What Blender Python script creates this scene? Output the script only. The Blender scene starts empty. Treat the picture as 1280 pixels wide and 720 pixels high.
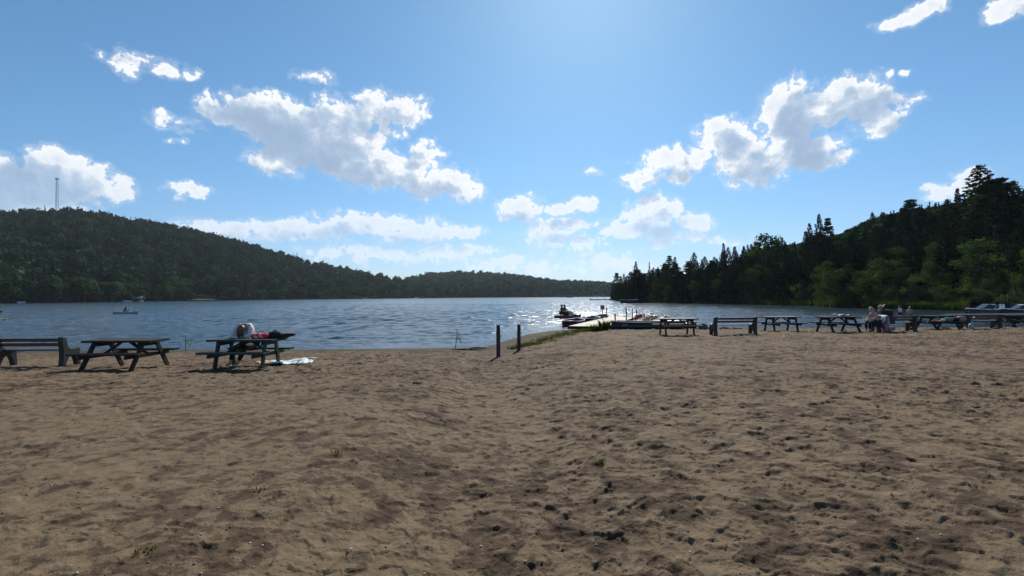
import bpy, bmesh, math, random
import numpy as np
from mathutils import Vector, Matrix
R = math.radians
PI = math.pi
random.seed(11)
rng = np.random.default_rng(5)
scene = bpy.context.scene
COL = scene.collection

# ------------------------------------------------------------------ camera
F = 620.0                       # focal length in pixels of a 1280 wide frame
CAM_Z = 2.2
PITCH, ROLL = math.atan(10 / F), R(-0.30)
cam_d = bpy.data.cameras.new('camera')
cam = bpy.data.objects.new('camera', cam_d)
COL.objects.link(cam)
scene.camera = cam
cam_d.sensor_width = 36
cam_d.lens = 36 * F / 1280
cam_d.clip_start = 0.05
cam_d.clip_end = 20000
CAM_M = Matrix.Rotation(PI / 2 + PITCH, 4, 'X') @ Matrix.Rotation(ROLL, 4, 'Z')
cam.matrix_world = Matrix.Translation((0, 0, CAM_Z)) @ CAM_M
CR = CAM_M.to_3x3()

def ray(px, py):
    return CR @ Vector(((px - 640) / F, -(py - 360) / F, -1))

def at_z(px, py, z=0.0):
    d = ray(px, py)
    t = (z - CAM_Z) / d.z
    return Vector((d.x * t, d.y * t, z))

def at_y(px, py, y):
    d = ray(px, py)
    t = y / d.y
    return Vector((d.x * t, y, CAM_Z + d.z * t))

def to_px(p):
    v = CR.transposed() @ (Vector(p) - Vector((0, 0, CAM_Z)))
    return 640 + F * v.x / -v.z, 360 - F * v.y / -v.z

SUN_AZ, SUN_EL = math.atan(95 / F), R(36.5)      # azimuth measured from +Y towards +X

# ------------------------------------------------------------------ numpy noise
def hash2(ix, iy, seed=0):
    h = (ix.astype(np.int64) * 374761393 + iy.astype(np.int64) * 668265263 + seed * 982451653) & 0xffffffff
    h = ((h ^ (h >> 13)) * 1274126177) & 0xffffffff
    h = h ^ (h >> 16)
    return (h & 0xffffff) / float(0xffffff)

def vnoise(x, y, seed=0):
    ix, iy = np.floor(x), np.floor(y)
    fx, fy = x - ix, y - iy
    fx = fx * fx * fx * (fx * (fx * 6 - 15) + 10)
    fy = fy * fy * fy * (fy * (fy * 6 - 15) + 10)
    a, b = hash2(ix, iy, seed), hash2(ix + 1, iy, seed)
    c, d = hash2(ix, iy + 1, seed), hash2(ix + 1, iy + 1, seed)
    return (a + (b - a) * fx) * (1 - fy) + (c + (d - c) * fx) * fy

def fbm(x, y, octv=4, seed=0, gain=0.5):
    s, a, t = 0, 1.0, 0.0
    for k in range(octv):
        s = s + a * (vnoise(x, y, seed + k * 17) - 0.5)
        t += a
        a *= gain
        x, y = x * 2.03 + 11.3, y * 2.03 - 7.7
    return s / t * 2

# ------------------------------------------------------------------ terrain of the beach
_sh = [(-900, 445), (-300, 441), (0, 439.5), (200, 438), (380, 437), (480, 436), (540, 435), (590, 434.6), (612, 432.5), (628, 428), (648, 420), (672, 415.5), (700, 412.5), (730, 411.5), (780, 411.2), (840, 410.8), (1000, 410.4), (1280, 408.5)]
_sp = [at_z(a, b) for a, b in _sh]
SHX = np.array([p.x for p in _sp] + [60, 90, 200])
SHY = np.array([p.y for p in _sp] + [33, 30, 20])

def shore_y(X):
    return sum(np.interp(X + o, SHX, SHY) for o in (-0.5, -0.25, 0, 0.25, 0.5)) / 5

def beach_d(X, Y):
    X = np.asarray(X, float)
    s = (shore_y(X + 0.6) - shore_y(X - 0.6)) / 1.2
    return (shore_y(X) - Y) / np.sqrt(1 + s * s)

def H(X, Y):
    d = beach_d(X, Y)
    z = np.where(d > 0, 0.6 * (1 - np.exp(-np.maximum(d, 0) / 10)), np.maximum(d * 0.10, -1.5))
    return z

def ground_pt(px, py):
    z = 0.3
    for _ in range(12):
        p = at_z(px, py, z)
        z = float(H(p.x, p.y))
    return Vector((p.x, p.y, z))

# ------------------------------------------------------------------ mesh helpers
class MB:
    def __init__(self):
        self.v, self.f = [], []
    def add(self, vs, fs):
        b = len(self.v)
        self.v += [tuple(p) for p in vs]
        self.f += [tuple(i + b for i in q) for q in fs]
        return self
    def box(self, c, s, rot=None, ch=0.0):
        x, y, z = s[0] / 2, s[1] / 2, s[2] / 2
        if ch:
            e = ch
            prof = [(-y + e, -z), (y - e, -z), (y, -z + e), (y, z - e), (y - e, z), (-y + e, z), (-y, z - e), (-y, -z + e)]
            vs = [Vector((sx, a, b)) for sx in (-x, x) for a, b in prof]
            fs = [tuple(range(7, -1, -1)), tuple(range(8, 16))] + [(i, (i + 1) % 8, 8 + (i + 1) % 8, 8 + i) for i in range(8)]
        else:
            vs = [Vector((a, b, d)) for a in (-x, x) for b in (-y, y) for d in (-z, z)]
            fs = [(0, 1, 3, 2), (4, 6, 7, 5), (0, 4, 5, 1), (2, 3, 7, 6), (0, 2, 6, 4), (1, 5, 7, 3)]
        if rot is not None:
            vs = [rot @ p for p in vs]
        c = Vector(c)
        return self.add([p + c for p in vs], fs)
    def bar(self, a, b, w, h, up=(0, 0, 1), ch=0.006):
        a, b = Vector(a), Vector(b)
        d = b - a
        x = d.normalized()
        y = Vector(up).cross(x)
        if y.length < 1e-4:
            y = Vector((0, 1, 0)).cross(x)
        y.normalize()
        z = x.cross(y)
        m = Matrix((x, y, z)).transposed()
        return self.box((a + b) / 2, (d.length, w, h), m, ch)
    def tube(self, pts, rad, n=8, cap=True):
        pts = [Vector(p) for p in pts]
        if not hasattr(rad, '__len__'):
            rad = [rad] * len(pts)
        rings = []
        for i, p in enumerate(pts):
            t = (pts[min(i + 1, len(pts) - 1)] - pts[max(i - 1, 0)]).normalized()
            u = t.cross(Vector((0.31, 0.2, 0.93)))
            if u.length < 1e-3:
                u = t.cross(Vector((1, 0, 0)))
            u.normalize()
            w = t.cross(u)
            rings.append([p + (u * math.cos(2 * PI * k / n) + w * math.sin(2 * PI * k / n)) * rad[i] for k in range(n)])
        vs = [q for r in rings for q in r]
        fs = []
        for i in range(len(pts) - 1):
            for k in range(n):
                fs.append((i * n + k, i * n + (k + 1) % n, (i + 1) * n + (k + 1) % n, (i + 1) * n + k))
        if cap:
            fs += [tuple(range(n - 1, -1, -1)), tuple((len(pts) - 1) * n + k for k in range(n))]
        return self.add(vs, fs)
    def ball(self, c, r, n=12, m=8, rot=None, jit=0.0):
        c = Vector(c)
        if not hasattr(r, '__len__'):
            r = (r, r, r)
        vs, fs = [], []
        for j in range(m + 1):
            th = PI * j / m
            for i in range(n):
                ph = 2 * PI * i / n
                p = Vector((r[0] * math.sin(th) * math.cos(ph), r[1] * math.sin(th) * math.sin(ph), r[2] * math.cos(th)))
                if jit and 0 < j < m:
                    p *= 1 + random.uniform(-jit, jit)
                if rot is not None:
                    p = rot @ p
                vs.append(p + c)
        for j in range(m):
            for i in range(n):
                fs.append((j * n + i, (j + 1) * n + i, (j + 1) * n + (i + 1) % n, j * n + (i + 1) % n))
        return self.add(vs, fs)
    def prism(self, prof, x0, x1, axis='x'):
        n = len(prof)
        if axis == 'x':
            vs = [(x, a, b) for x in (x0, x1) for a, b in prof]
        else:
            vs = [(a, x, b) for x in (x0, x1) for a, b in prof]
        fs = [tuple(range(n - 1, -1, -1)), tuple(range(n, 2 * n))] + [(i, (i + 1) % n, n + (i + 1) % n, n + i) for i in range(n)]
        return self.add(vs, fs)
    def build(self, name, m, parent=None, smooth=False, fixn=True):
        me = bpy.data.meshes.new(name)
        me.from_pydata(self.v, [], self.f)
        if fixn:
            bm = bmesh.new()
            bm.from_mesh(me)
            bmesh.ops.recalc_face_normals(bm, faces=bm.faces)
            bm.to_mesh(me)
            bm.free()
        if m:
            me.materials.append(m)
        if smooth:
            me.polygons.foreach_set('use_smooth', [True] * len(me.polygons))
        o = bpy.data.objects.new(name, me)
        COL.objects.link(o)
        if parent:
            o.parent = parent
        return o

def np_mesh(name, verts, faces, m, smooth=False, colors=None, parent=None, link=True):
    """verts (n,3), faces (k,3|4) -> mesh object; colors: per face rgb"""
    me = bpy.data.meshes.new(name)
    verts = np.asarray(verts, np.float32)
    faces = np.asarray(faces, np.int32)
    k = faces.shape[1]
    me.vertices.add(len(verts))
    me.vertices.foreach_set('co', verts.ravel())
    me.loops.add(faces.size)
    me.loops.foreach_set('vertex_index', faces.ravel())
    me.polygons.add(len(faces))
    me.polygons.foreach_set('loop_start', np.arange(0, faces.size, k, dtype=np.int32))
    if smooth:
        me.polygons.foreach_set('use_smooth', np.ones(len(faces), bool))
    if colors is not None:
        a = me.attributes.new('tint', 'FLOAT_COLOR', 'FACE')
        c = np.ones((len(faces), 4), np.float32)
        c[:, :3] = colors
        a.data.foreach_set('color', c.ravel())
    me.update(calc_edges=True)
    if m:
        me.materials.append(m)
    o = bpy.data.objects.new(name, me)
    if link:
        COL.objects.link(o)
    if parent:
        o.parent = parent
    return o

def tag(o, label=None, cat=None, group=None, kind=None):
    if label: o['label'] = label
    if cat: o['category'] = cat
    if group: o['group'] = group
    if kind: o['kind'] = kind
    return o

def empty(name, loc=(0, 0, 0), rz=0.0):
    o = bpy.data.objects.new(name, None)
    o.empty_display_size = 0.3
    COL.objects.link(o)
    o.location = loc
    o.rotation_euler = (0, 0, rz)
    return o

def children(o):
    return [c for c in COL.objects if c.parent == o]

def copy_tree(o, loc=None, rz=None, label=None, group=None):
    c = o.copy()
    COL.objects.link(c)
    if loc is not None: c.location = loc
    if rz is not None: c.rotation_euler = (0, 0, rz)
    if label: c['label'] = label
    if group: c['group'] = group
    for ch in list(o.children):
        d = ch.copy()
        COL.objects.link(d)
        d.parent = c
        for g in ch.children:
            e = g.copy()
            COL.objects.link(e)
            e.parent = d
    return c

# ------------------------------------------------------------------ materials
def new_mat(name):
    m = bpy.data.materials.new(name)
    m.use_nodes = True
    nt = m.node_tree
    return m, nt, nt.nodes['Principled BSDF'], nt.nodes['Material Output']

def N(nt, typ, **kw):
    n = nt.nodes.new(typ)
    for k, v in kw.items():
        if k.startswith('i_'):
            n.inputs[k[2:].replace('_', ' ')].default_value = v
        else:
            setattr(n, k, v)
    return n

def ramp(nt, fac, stops):
    r = nt.nodes.new('ShaderNodeValToRGB')
    while len(r.color_ramp.elements) < len(stops):
        r.color_ramp.elements.new(0.5)
    for e, (p, c) in zip(r.color_ramp.elements, stops):
        e.position = p
        e.color = (*c, 1) if len(c) == 3 else c
    nt.links.new(fac, r.inputs[0])
    return r

def plain(name, col, rough=0.6, var=0.25, scale=6.0, bump=0.0, stretch=(1, 1, 1), metal=0.0, spec=0.5, coat=0.0):
    m, nt, b, out = new_mat(name)
    tc = N(nt, 'ShaderNodeTexCoord')
    mp = N(nt, 'ShaderNodeMapping')
    mp.inputs['Scale'].default_value = stretch
    nt.links.new(tc.outputs['Object'], mp.inputs[0])
    nz = N(nt, 'ShaderNodeTexNoise', i_Scale=scale, i_Detail=6.0, i_Roughness=0.65)
    nt.links.new(mp.outputs[0], nz.inputs['Vector'])
    lo = tuple(max(0, c * (1 - var)) for c in col)
    hi = tuple(min(1, c * (1 + var)) for c in col)
    r = ramp(nt, nz.outputs['Fac'], [(0.3, lo), (0.7, hi)])
    nt.links.new(r.outputs[0], b.inputs['Base Color'])
    b.inputs['Roughness'].default_value = rough
    b.inputs['Metallic'].default_value = metal
    b.inputs['Specular IOR Level'].default_value = spec
    b.inputs['Coat Weight'].default_value = coat
    if bump:
        bp = N(nt, 'ShaderNodeBump', i_Strength=bump, i_Distance=0.01)
        nt.links.new(nz.outputs['Fac'], bp.inputs['Height'])
        nt.links.new(bp.outputs[0], b.inputs['Normal'])
    return m

def foliage_mat(name, col, trans=0.35, use_tint=False, tip=(1, 1, 1)):
    m, nt, b, out = new_mat(name)
    nt.nodes.remove(b)
    geo = N(nt, 'ShaderNodeNewGeometry')
    oi = N(nt, 'ShaderNodeObjectInfo')
    hsv = N(nt, 'ShaderNodeHueSaturation')
    r = ramp(nt, geo.outputs['Random Per Island'], [(0.0, tuple(c * 0.6 for c in col)), (1.0, tuple(c * 1.45 * t for c, t in zip(col, tip)))])
    mx = N(nt, 'ShaderNodeMath', operation='MULTIPLY_ADD')
    nt.links.new(oi.outputs['Random'], mx.inputs[0])
    mx.inputs[1].default_value = 0.5
    mx.inputs[2].default_value = 0.75
    nt.links.new(mx.outputs[0], hsv.inputs['Value'])
    src = r.outputs[0]
    if use_tint:
        at = N(nt, 'ShaderNodeAttribute', attribute_name='tint')
        mm = N(nt, 'ShaderNodeMix', data_type='RGBA', blend_type='MULTIPLY')
        mm.inputs[0].default_value = 1
        nt.links.new(src, mm.inputs[6])
        nt.links.new(at.outputs['Color'], mm.inputs[7])
        src = mm.outputs[2]
    nt.links.new(src, hsv.inputs['Color'])
    d = N(nt, 'ShaderNodeBsdfDiffuse')
    t = N(nt, 'ShaderNodeBsdfTranslucent')
    nt.links.new(hsv.outputs[0], d.inputs[0])
    t_c = N(nt, 'ShaderNodeMix', data_type='RGBA', blend_type='MULTIPLY')
    t_c.inputs[0].default_value = 1
    t_c.inputs[7].default_value = (1.5, 1.7, 0.6, 1)
    nt.links.new(hsv.outputs[0], t_c.inputs[6])
    nt.links.new(t_c.outputs[2], t.inputs[0])
    ms = N(nt, 'ShaderNodeMixShader')
    ms.inputs[0].default_value = trans
    nt.links.new(d.outputs[0], ms.inputs[1])
    nt.links.new(t.outputs[0], ms.inputs[2])
    nt.links.new(ms.outputs[0], out.inputs[0])
    return m

M = {}
M['dark_wood'] = plain('dark_wood', (0.034, 0.027, 0.024), 0.7, 0.5, 9, 0.4, (1, 8, 8), spec=0.2)
M['grey_wood'] = plain('grey_wood', (0.085, 0.078, 0.072), 0.65, 0.45, 9, 0.4, (1, 8, 8), spec=0.3)
M['brown_wood'] = plain('brown_wood', (0.085, 0.04, 0.03), 0.55, 0.4, 9, 0.3, (1, 8, 8))
M['green_paint'] = plain('green_paint', (0.022, 0.045, 0.033), 0.6, 0.4, 8, 0.3, (1, 6, 6), spec=0.3)
M['black_cast'] = plain('black_cast', (0.022, 0.02, 0.021), 0.55, 0.4, 12, 0.3)
M['post_wood'] = plain('post_wood', (0.05, 0.034, 0.026), 0.8, 0.5, 10, 0.6, (6, 6, 1))
M['dock_wood'] = plain('dock_wood', (0.30, 0.225, 0.13), 0.7, 0.22, 3, 0.2, (1, 12, 1))
M['dark_metal'] = plain('dark_metal', (0.05, 0.05, 0.055), 0.5, 0.2, 5)
M['red_plastic'] = plain('red_plastic', (0.30, 0.035, 0.03), 0.4, 0.2, 3)
M['dark_red'] = plain('dark_red', (0.12, 0.02, 0.02), 0.4, 0.2, 3)
M['white_paint'] = plain('white_paint', (0.60, 0.60, 0.60), 0.4, 0.06, 3)
M['grey_alu'] = plain('grey_alu', (0.35, 0.36, 0.37), 0.45, 0.12, 3)
M['black_hull'] = plain('black_hull', (0.018, 0.019, 0.022), 0.35, 0.3, 3)
M['navy_hull'] = plain('navy_hull', (0.03, 0.04, 0.07), 0.3, 0.2, 3)
M['lime_hull'] = plain('lime_hull', (0.48, 0.62, 0.18), 0.35, 0.1, 3)
M['dark_glass'] = plain('dark_glass', (0.03, 0.045, 0.06), 0.08, 0.1, 3)
M['pale_skin'] = plain('pale_skin', (0.50, 0.30, 0.22), 0.55, 0.08, 8)
M['tan_skin'] = plain('tan_skin', (0.38, 0.22, 0.15), 0.55, 0.08, 8)
M['white_cloth'] = plain('white_cloth', (0.72, 0.68, 0.68), 0.9, 0.08, 8)
M['black_cloth'] = plain('black_cloth', (0.012, 0.012, 0.014), 0.9, 0.3, 8)
M['navy_cloth'] = plain('navy_cloth', (0.025, 0.03, 0.055), 0.9, 0.3, 8)
M['pink_cloth'] = plain('pink_cloth', (0.45, 0.12, 0.14), 0.9, 0.2, 8)
M['blue_cloth'] = plain('blue_cloth', (0.16, 0.22, 0.36), 0.9, 0.2, 8)
M['teal_cloth'] = plain('teal_cloth', (0.12, 0.22, 0.24), 0.9, 0.2, 8)
M['red_cloth'] = plain('red_cloth', (0.55, 0.03, 0.04), 0.7, 0.2, 8)
M['red_towel'] = plain('red_towel', (0.35, 0.06, 0.06), 0.9, 0.3, 8)
M['tan_cloth'] = plain('tan_cloth', (0.30, 0.24, 0.18), 0.9, 0.2, 8)
M['orange_cloth'] = plain('orange_cloth', (0.60, 0.24, 0.04), 0.8, 0.2, 8)
M['straw'] = plain('straw', (0.34, 0.25, 0.13), 0.8, 0.25, 20)
M['dark_hair'] = plain('dark_hair', (0.035, 0.02, 0.014), 0.5, 0.3, 20)
M['auburn_hair'] = plain('auburn_hair', (0.075, 0.032, 0.02), 0.5, 0.3, 20)
M['blond_hair'] = plain('blond_hair', (0.45, 0.33, 0.18), 0.5, 0.3, 20)
M['yellow_tape'] = plain('yellow_tape', (0.75, 0.55, 0.10), 0.5, 0.1, 8)
M['stake'] = plain('stake', (0.10, 0.10, 0.12), 0.7, 0.3, 8)
M['rock'] = plain('rock', (0.10, 0.085, 0.075), 0.9, 0.4, 5, 0.6)
M['driftwood'] = plain('driftwood', (0.035, 0.026, 0.02), 0.9, 0.4, 9, 0.4)
M['bark'] = plain('bark', (0.06, 0.045, 0.036), 0.9, 0.4, 5, 0.5, (4, 4, 1))
M['steel'] = plain('steel', (0.42, 0.44, 0.47), 0.5, 0.1, 4, metal=0.3)
M['house_wall'] = plain('house_wall', (0.12, 0.10, 0.09), 0.8, 0.2, 3)
M['house_roof'] = plain('house_roof', (0.06, 0.065, 0.07), 0.7, 0.2, 3)
M['house_pale'] = plain('house_pale', (0.26, 0.29, 0.30), 0.6, 0.1, 3)
M['sign_red'] = plain('sign_red', (0.45, 0.03, 0.035), 0.5, 0.1, 5)
M['needles'] = foliage_mat('needles', (0.021, 0.032, 0.019), 0.12)
M['pine_needles'] = foliage_mat('pine_needles', (0.024, 0.035, 0.022), 0.12)
M['leaves'] = foliage_mat('leaves', (0.042, 0.062, 0.028), 0.30)
M['bush_leaves'] = foliage_mat('bush_leaves', (0.054, 0.070, 0.035), 0.33)
M['reed'] = foliage_mat('reed', (0.052, 0.072, 0.025), 0.36)
M['clump_grass'] = foliage_mat('clump_grass', (0.028, 0.046, 0.017), 0.25)
M['grass'] = foliage_mat('grass', (0.080, 0.078, 0.034), 0.3)
M['forest'] = foliage_mat('forest', (0.029, 0.051, 0.021), 0.07, True)

def sand_mat():
    m, nt, b, out = new_mat('sand')
    L = nt.links.new
    tc = N(nt, 'ShaderNodeTexCoord')
    co = tc.outputs['Object']
    mp = N(nt, 'ShaderNodeMapping')
    mp.inputs['Scale'].default_value = (1, 0.8, 0)
    mp.inputs['Rotation'].default_value = (0, 0, R(-24))
    L(co, mp.inputs[0])
    big = N(nt, 'ShaderNodeTexNoise', i_Scale=0.5, i_Detail=3.0, i_Roughness=0.6)
    L(mp.outputs[0], big.inputs['Vector'])
    pat = N(nt, 'ShaderNodeTexNoise', i_Scale=4.2, i_Detail=7.0, i_Roughness=0.60, i_Distortion=0.9)
    L(mp.outputs[0], pat.inputs['Vector'])
    fine = N(nt, 'ShaderNodeTexNoise', i_Scale=85.0, i_Detail=5.0, i_Roughness=0.75)
    L(co, fine.inputs['Vector'])
    at = N(nt, 'ShaderNodeAttribute', attribute_name='tread')   # where the crust has been broken by feet
    a1 = N(nt, 'ShaderNodeMath', operation='MULTIPLY_ADD')
    L(big.outputs['Fac'], a1.inputs[0]); a1.inputs[1].default_value = 0.45
    L(pat.outputs['Fac'], a1.inputs[2])
    a2 = N(nt, 'ShaderNodeMath', operation='MULTIPLY_ADD')
    L(at.outputs['Fac'], a2.inputs[0]); a2.inputs[1].default_value = -0.26
    L(a1.outputs[0], a2.inputs[2])
    a3 = N(nt, 'ShaderNodeMath', operation='MULTIPLY_ADD')
    L(fine.outputs['Fac'], a3.inputs[0]); a3.inputs[1].default_value = 0.10
    L(a2.outputs[0], a3.inputs[2])
    r = ramp(nt, a3.outputs[0], [(0.40, (0.040, 0.025, 0.0145)), (0.54, (0.067, 0.0425, 0.0255)), (0.635, (0.088, 0.058, 0.035)), (0.658, (0.131, 0.091, 0.0545)), (0.90, (0.164, 0.117, 0.071))])
    # grains: dark and pale specks
    gr = N(nt, 'ShaderNodeTexVoronoi', i_Scale=60.0)
    L(co, gr.inputs['Vector'])
    gr2 = ramp(nt, gr.outputs['Color'], [(0.0, (0.55, 0.55, 0.55)), (0.12, (0.9, 0.9, 0.9)), (0.9, (1.05, 1.05, 1.05)), (1.0, (1.35, 1.35, 1.35))])
    mm = N(nt, 'ShaderNodeMix', data_type='RGBA', blend_type='MULTIPLY')
    mm.inputs[0].default_value = 0.8
    L(r.outputs[0], mm.inputs[6]); L(gr2.outputs[0], mm.inputs[7])
    # wet rim at the waterline
    sep = N(nt, 'ShaderNodeSeparateXYZ')
    L(co, sep.inputs[0])
    wet = N(nt, 'ShaderNodeMapRange')
    wet.inputs['From Min'].default_value = 0.03
    wet.inputs['From Max'].default_value = 0.20
    wet.inputs['To Min'].default_value = 0.42
    wet.inputs['To Max'].default_value = 1.0
    L(sep.outputs['Z'], wet.inputs['Value'])
    w2 = N(nt, 'ShaderNodeMix', data_type='RGBA', blend_type='MULTIPLY')
    w2.inputs[0].default_value = 1
    L(mm.outputs[2], w2.inputs[6]); L(wet.outputs[0], w2.inputs[7])
    L(w2.outputs[2], b.inputs['Base Color'])
    b.inputs['Roughness'].default_value = 0.95
    b.inputs['Specular IOR Level'].default_value = 0.15
    ad = N(nt, 'ShaderNodeMath', operation='ADD')
    L(fine.outputs['Fac'], ad.inputs[0]); L(gr.outputs['Distance'], ad.inputs[1])
    bp = N(nt, 'ShaderNodeBump', i_Strength=0.55, i_Distance=0.006)
    L(ad.outputs[0], bp.inputs['Height'])
    p2 = N(nt, 'ShaderNodeTexNoise', noise_type='RIDGED_MULTIFRACTAL', normalize=True, i_Scale=5.0, i_Detail=5.0, i_Roughness=0.62)
    L(mp.outputs[0], p2.inputs['Vector'])
    bp2 = N(nt, 'ShaderNodeBump', i_Strength=0.9, i_Distance=0.05)
    L(p2.outputs['Fac'], bp2.inputs['Height'])
    L(bp.outputs[0], bp2.inputs['Normal'])
    L(bp2.outputs[0], b.inputs['Normal'])
    return m

def water_mat():
    m, nt, b, out = new_mat('water')
    L = nt.links.new
    tc = N(nt, 'ShaderNodeTexCoord')
    mp = N(nt, 'ShaderNodeMapping')
    mp.inputs['Scale'].default_value = (0.55, 1.0, 1.0)
    mp.inputs['Rotation'].default_value = (0, 0, R(12))
    L(tc.outputs['Object'], mp.inputs[0])
    n1 = N(nt, 'ShaderNodeTexNoise', i_Scale=4.0, i_Detail=4.0, i_Roughness=0.6)
    n2 = N(nt, 'ShaderNodeTexNoise', i_Scale=1.5, i_Detail=3.0, i_Roughness=0.5)
    n3 = N(nt, 'ShaderNodeTexNoise', i_Scale=0.02, i_Detail=3.0, i_Roughness=0.55)
    for n in (n1, n2, n3):
        L(mp.outputs[0], n.inputs['Vector'])
    gust = N(nt, 'ShaderNodeMapRange')
    gust.inputs['From Min'].default_value = 0.38
    gust.inputs['From Max'].default_value = 0.62
    gust.inputs['To Min'].default_value = 0.7
    gust.inputs['To Max'].default_value = 1.0
    L(n3.outputs['Fac'], gust.inputs['Value'])
    a = N(nt, 'ShaderNodeMath', operation='MULTIPLY_ADD')
    L(n1.outputs['Fac'], a.inputs[0]); a.inputs[1].default_value = 0.35
    L(n2.outputs['Fac'], a.inputs[2])
    bp = N(nt, 'ShaderNodeBump', i_Distance=0.17)
    # the corner under the wooded bank is sheltered from the wind
    sx = N(nt, 'ShaderNodeSeparateXYZ')
    L(tc.outputs['Object'], sx.inputs[0])
    sh1 = N(nt, 'ShaderNodeMapRange')
    for k_, v_ in (('From Min', 16.0), ('From Max', 52.0), ('To Min', 0.0), ('To Max', 0.75)): sh1.inputs[k_].default_value = v_
    L(sx.outputs['X'], sh1.inputs['Value'])
    sh2 = N(nt, 'ShaderNodeMapRange')
    for k_, v_ in (('From Min', 90.0), ('From Max', 160.0), ('To Min', 1.0), ('To Max', 0.0)): sh2.inputs[k_].default_value = v_
    L(sx.outputs['Y'], sh2.inputs['Value'])
    sh3 = N(nt, 'ShaderNodeMath', operation='MULTIPLY')
    L(sh1.outputs[0], sh3.inputs[0]); L(sh2.outputs[0], sh3.inputs[1])
    sh4 = N(nt, 'ShaderNodeMath', operation='MULTIPLY')
    sh5 = N(nt, 'ShaderNodeMath', operation='SUBTRACT')
    sh5.inputs[0].default_value = 1.0; L(sh3.outputs[0], sh5.inputs[1])
    L(gust.outputs[0], sh4.inputs[0]); L(sh5.outputs[0], sh4.inputs[1])
    L(sh4.outputs[0], bp.inputs['Strength'])
    L(a.outputs[0], bp.inputs['Height'])
    L(bp.outputs[0], b.inputs['Normal'])
    b.inputs['Base Color'].default_value = (0.012, 0.030, 0.040, 1)
    b.inputs['Roughness'].default_value = 0.15
    b.inputs['IOR'].default_value = 1.333
    return m

M['sand'] = sand_mat()
M['water'] = water_mat()
M['ground'] = plain('ground', (0.06, 0.055, 0.03), 0.95, 0.4, 0.4, spec=0.0)
M['forest_floor'] = plain('forest_floor', (0.02, 0.022, 0.012), 0.95, 0.4, 0.5, spec=0.0)

# ------------------------------------------------------------------ sand beach
def polar(rmin, rmax, rows, th, cols):
    rr = np.exp(np.linspace(math.log(rmin), math.log(rmax), rows))
    tt = np.linspace(-th, th, cols)
    Rg, Tg = np.meshgrid(rr, tt, indexing='ij')
    return Rg, Tg, Rg * np.sin(Tg), Rg * np.cos(Tg)

def grid_faces(rows, cols):
    i = np.arange(rows * cols).reshape(rows, cols)
    return np.stack([i[:-1, :-1], i[:-1, 1:], i[1:, 1:], i[1:, :-1]], -1).reshape(-1, 4)

def dents(X, Y, cell, ln, wd, depth, seed, prob):
    """trodden prints on a jittered grid; returns height and a tread mask"""
    ix, iy = np.floor(X / cell), np.floor(Y / cell)
    h = np.zeros_like(X)
    tr = np.zeros_like(X)
    for ox in (-1, 0, 1):
        for oy in (-1, 0, 1):
            cx, cy = ix + ox, iy + oy
            on = hash2(cx, cy, seed + 5) < prob
            px = (cx + 0.15 + 0.7 * hash2(cx, cy, seed)) * cell
            py = (cy + 0.15 + 0.7 * hash2(cx, cy, seed + 1)) * cell
            an = hash2(cx, cy, seed + 2) * 6.283
            sc = 0.7 + 0.6 * hash2(cx, cy, seed + 3)
            dp = depth * (0.4 + 0.9 * hash2(cx, cy, seed + 4))
            dx, dy = X - px, Y - py
            u = (dx * np.cos(an) + dy * np.sin(an)) / (ln * sc)
            v = (-dx * np.sin(an) + dy * np.cos(an)) / (wd * sc)
            q = np.sqrt(u * u + v * v)
            inner = 1 / (1 + np.exp((q - 0.85) * 11))
            rim = np.exp(-((q - 1.15) / 0.22) ** 2)
            tilt = 1 + 0.6 * u
            h += on * dp * (-inner * tilt + 0.38 * rim)
            tr = np.maximum(tr, on * np.clip(inner + 0.6 * rim, 0, 1))
    return h, tr

def plates(X, Y, cell, seed):
    """broken crust: jittered cells, each a slightly tilted plate at its own height; returns height and a random value per plate"""
    ix, iy = np.floor(X / cell), np.floor(Y / cell)
    best = np.full(X.shape, 1e9)
    h = np.zeros_like(X)
    val = np.zeros_like(X)
    for ox in (-1, 0, 1):
        for oy in (-1, 0, 1):
            cx, cy = ix + ox, iy + oy
            dx = X / cell - cx - hash2(cx, cy, seed)
            dy = Y / cell - cy - hash2(cx, cy, seed + 1)
            dd = dx * dx + dy * dy
            hv = (hash2(cx, cy, seed + 2) - 0.5) + (hash2(cx, cy, seed + 3) - 0.5) * 1.1 * dx + (hash2(cx, cy, seed + 4) - 0.5) * 1.1 * dy
            m = dd < best
            best = np.where(m, dd, best)
            h = np.where(m, hv, h)
            val = np.where(m, 0.75 - hash2(cx, cy, seed + 2) + 0.5 * hash2(cx, cy, seed + 5), val)
    return h, val

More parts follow.
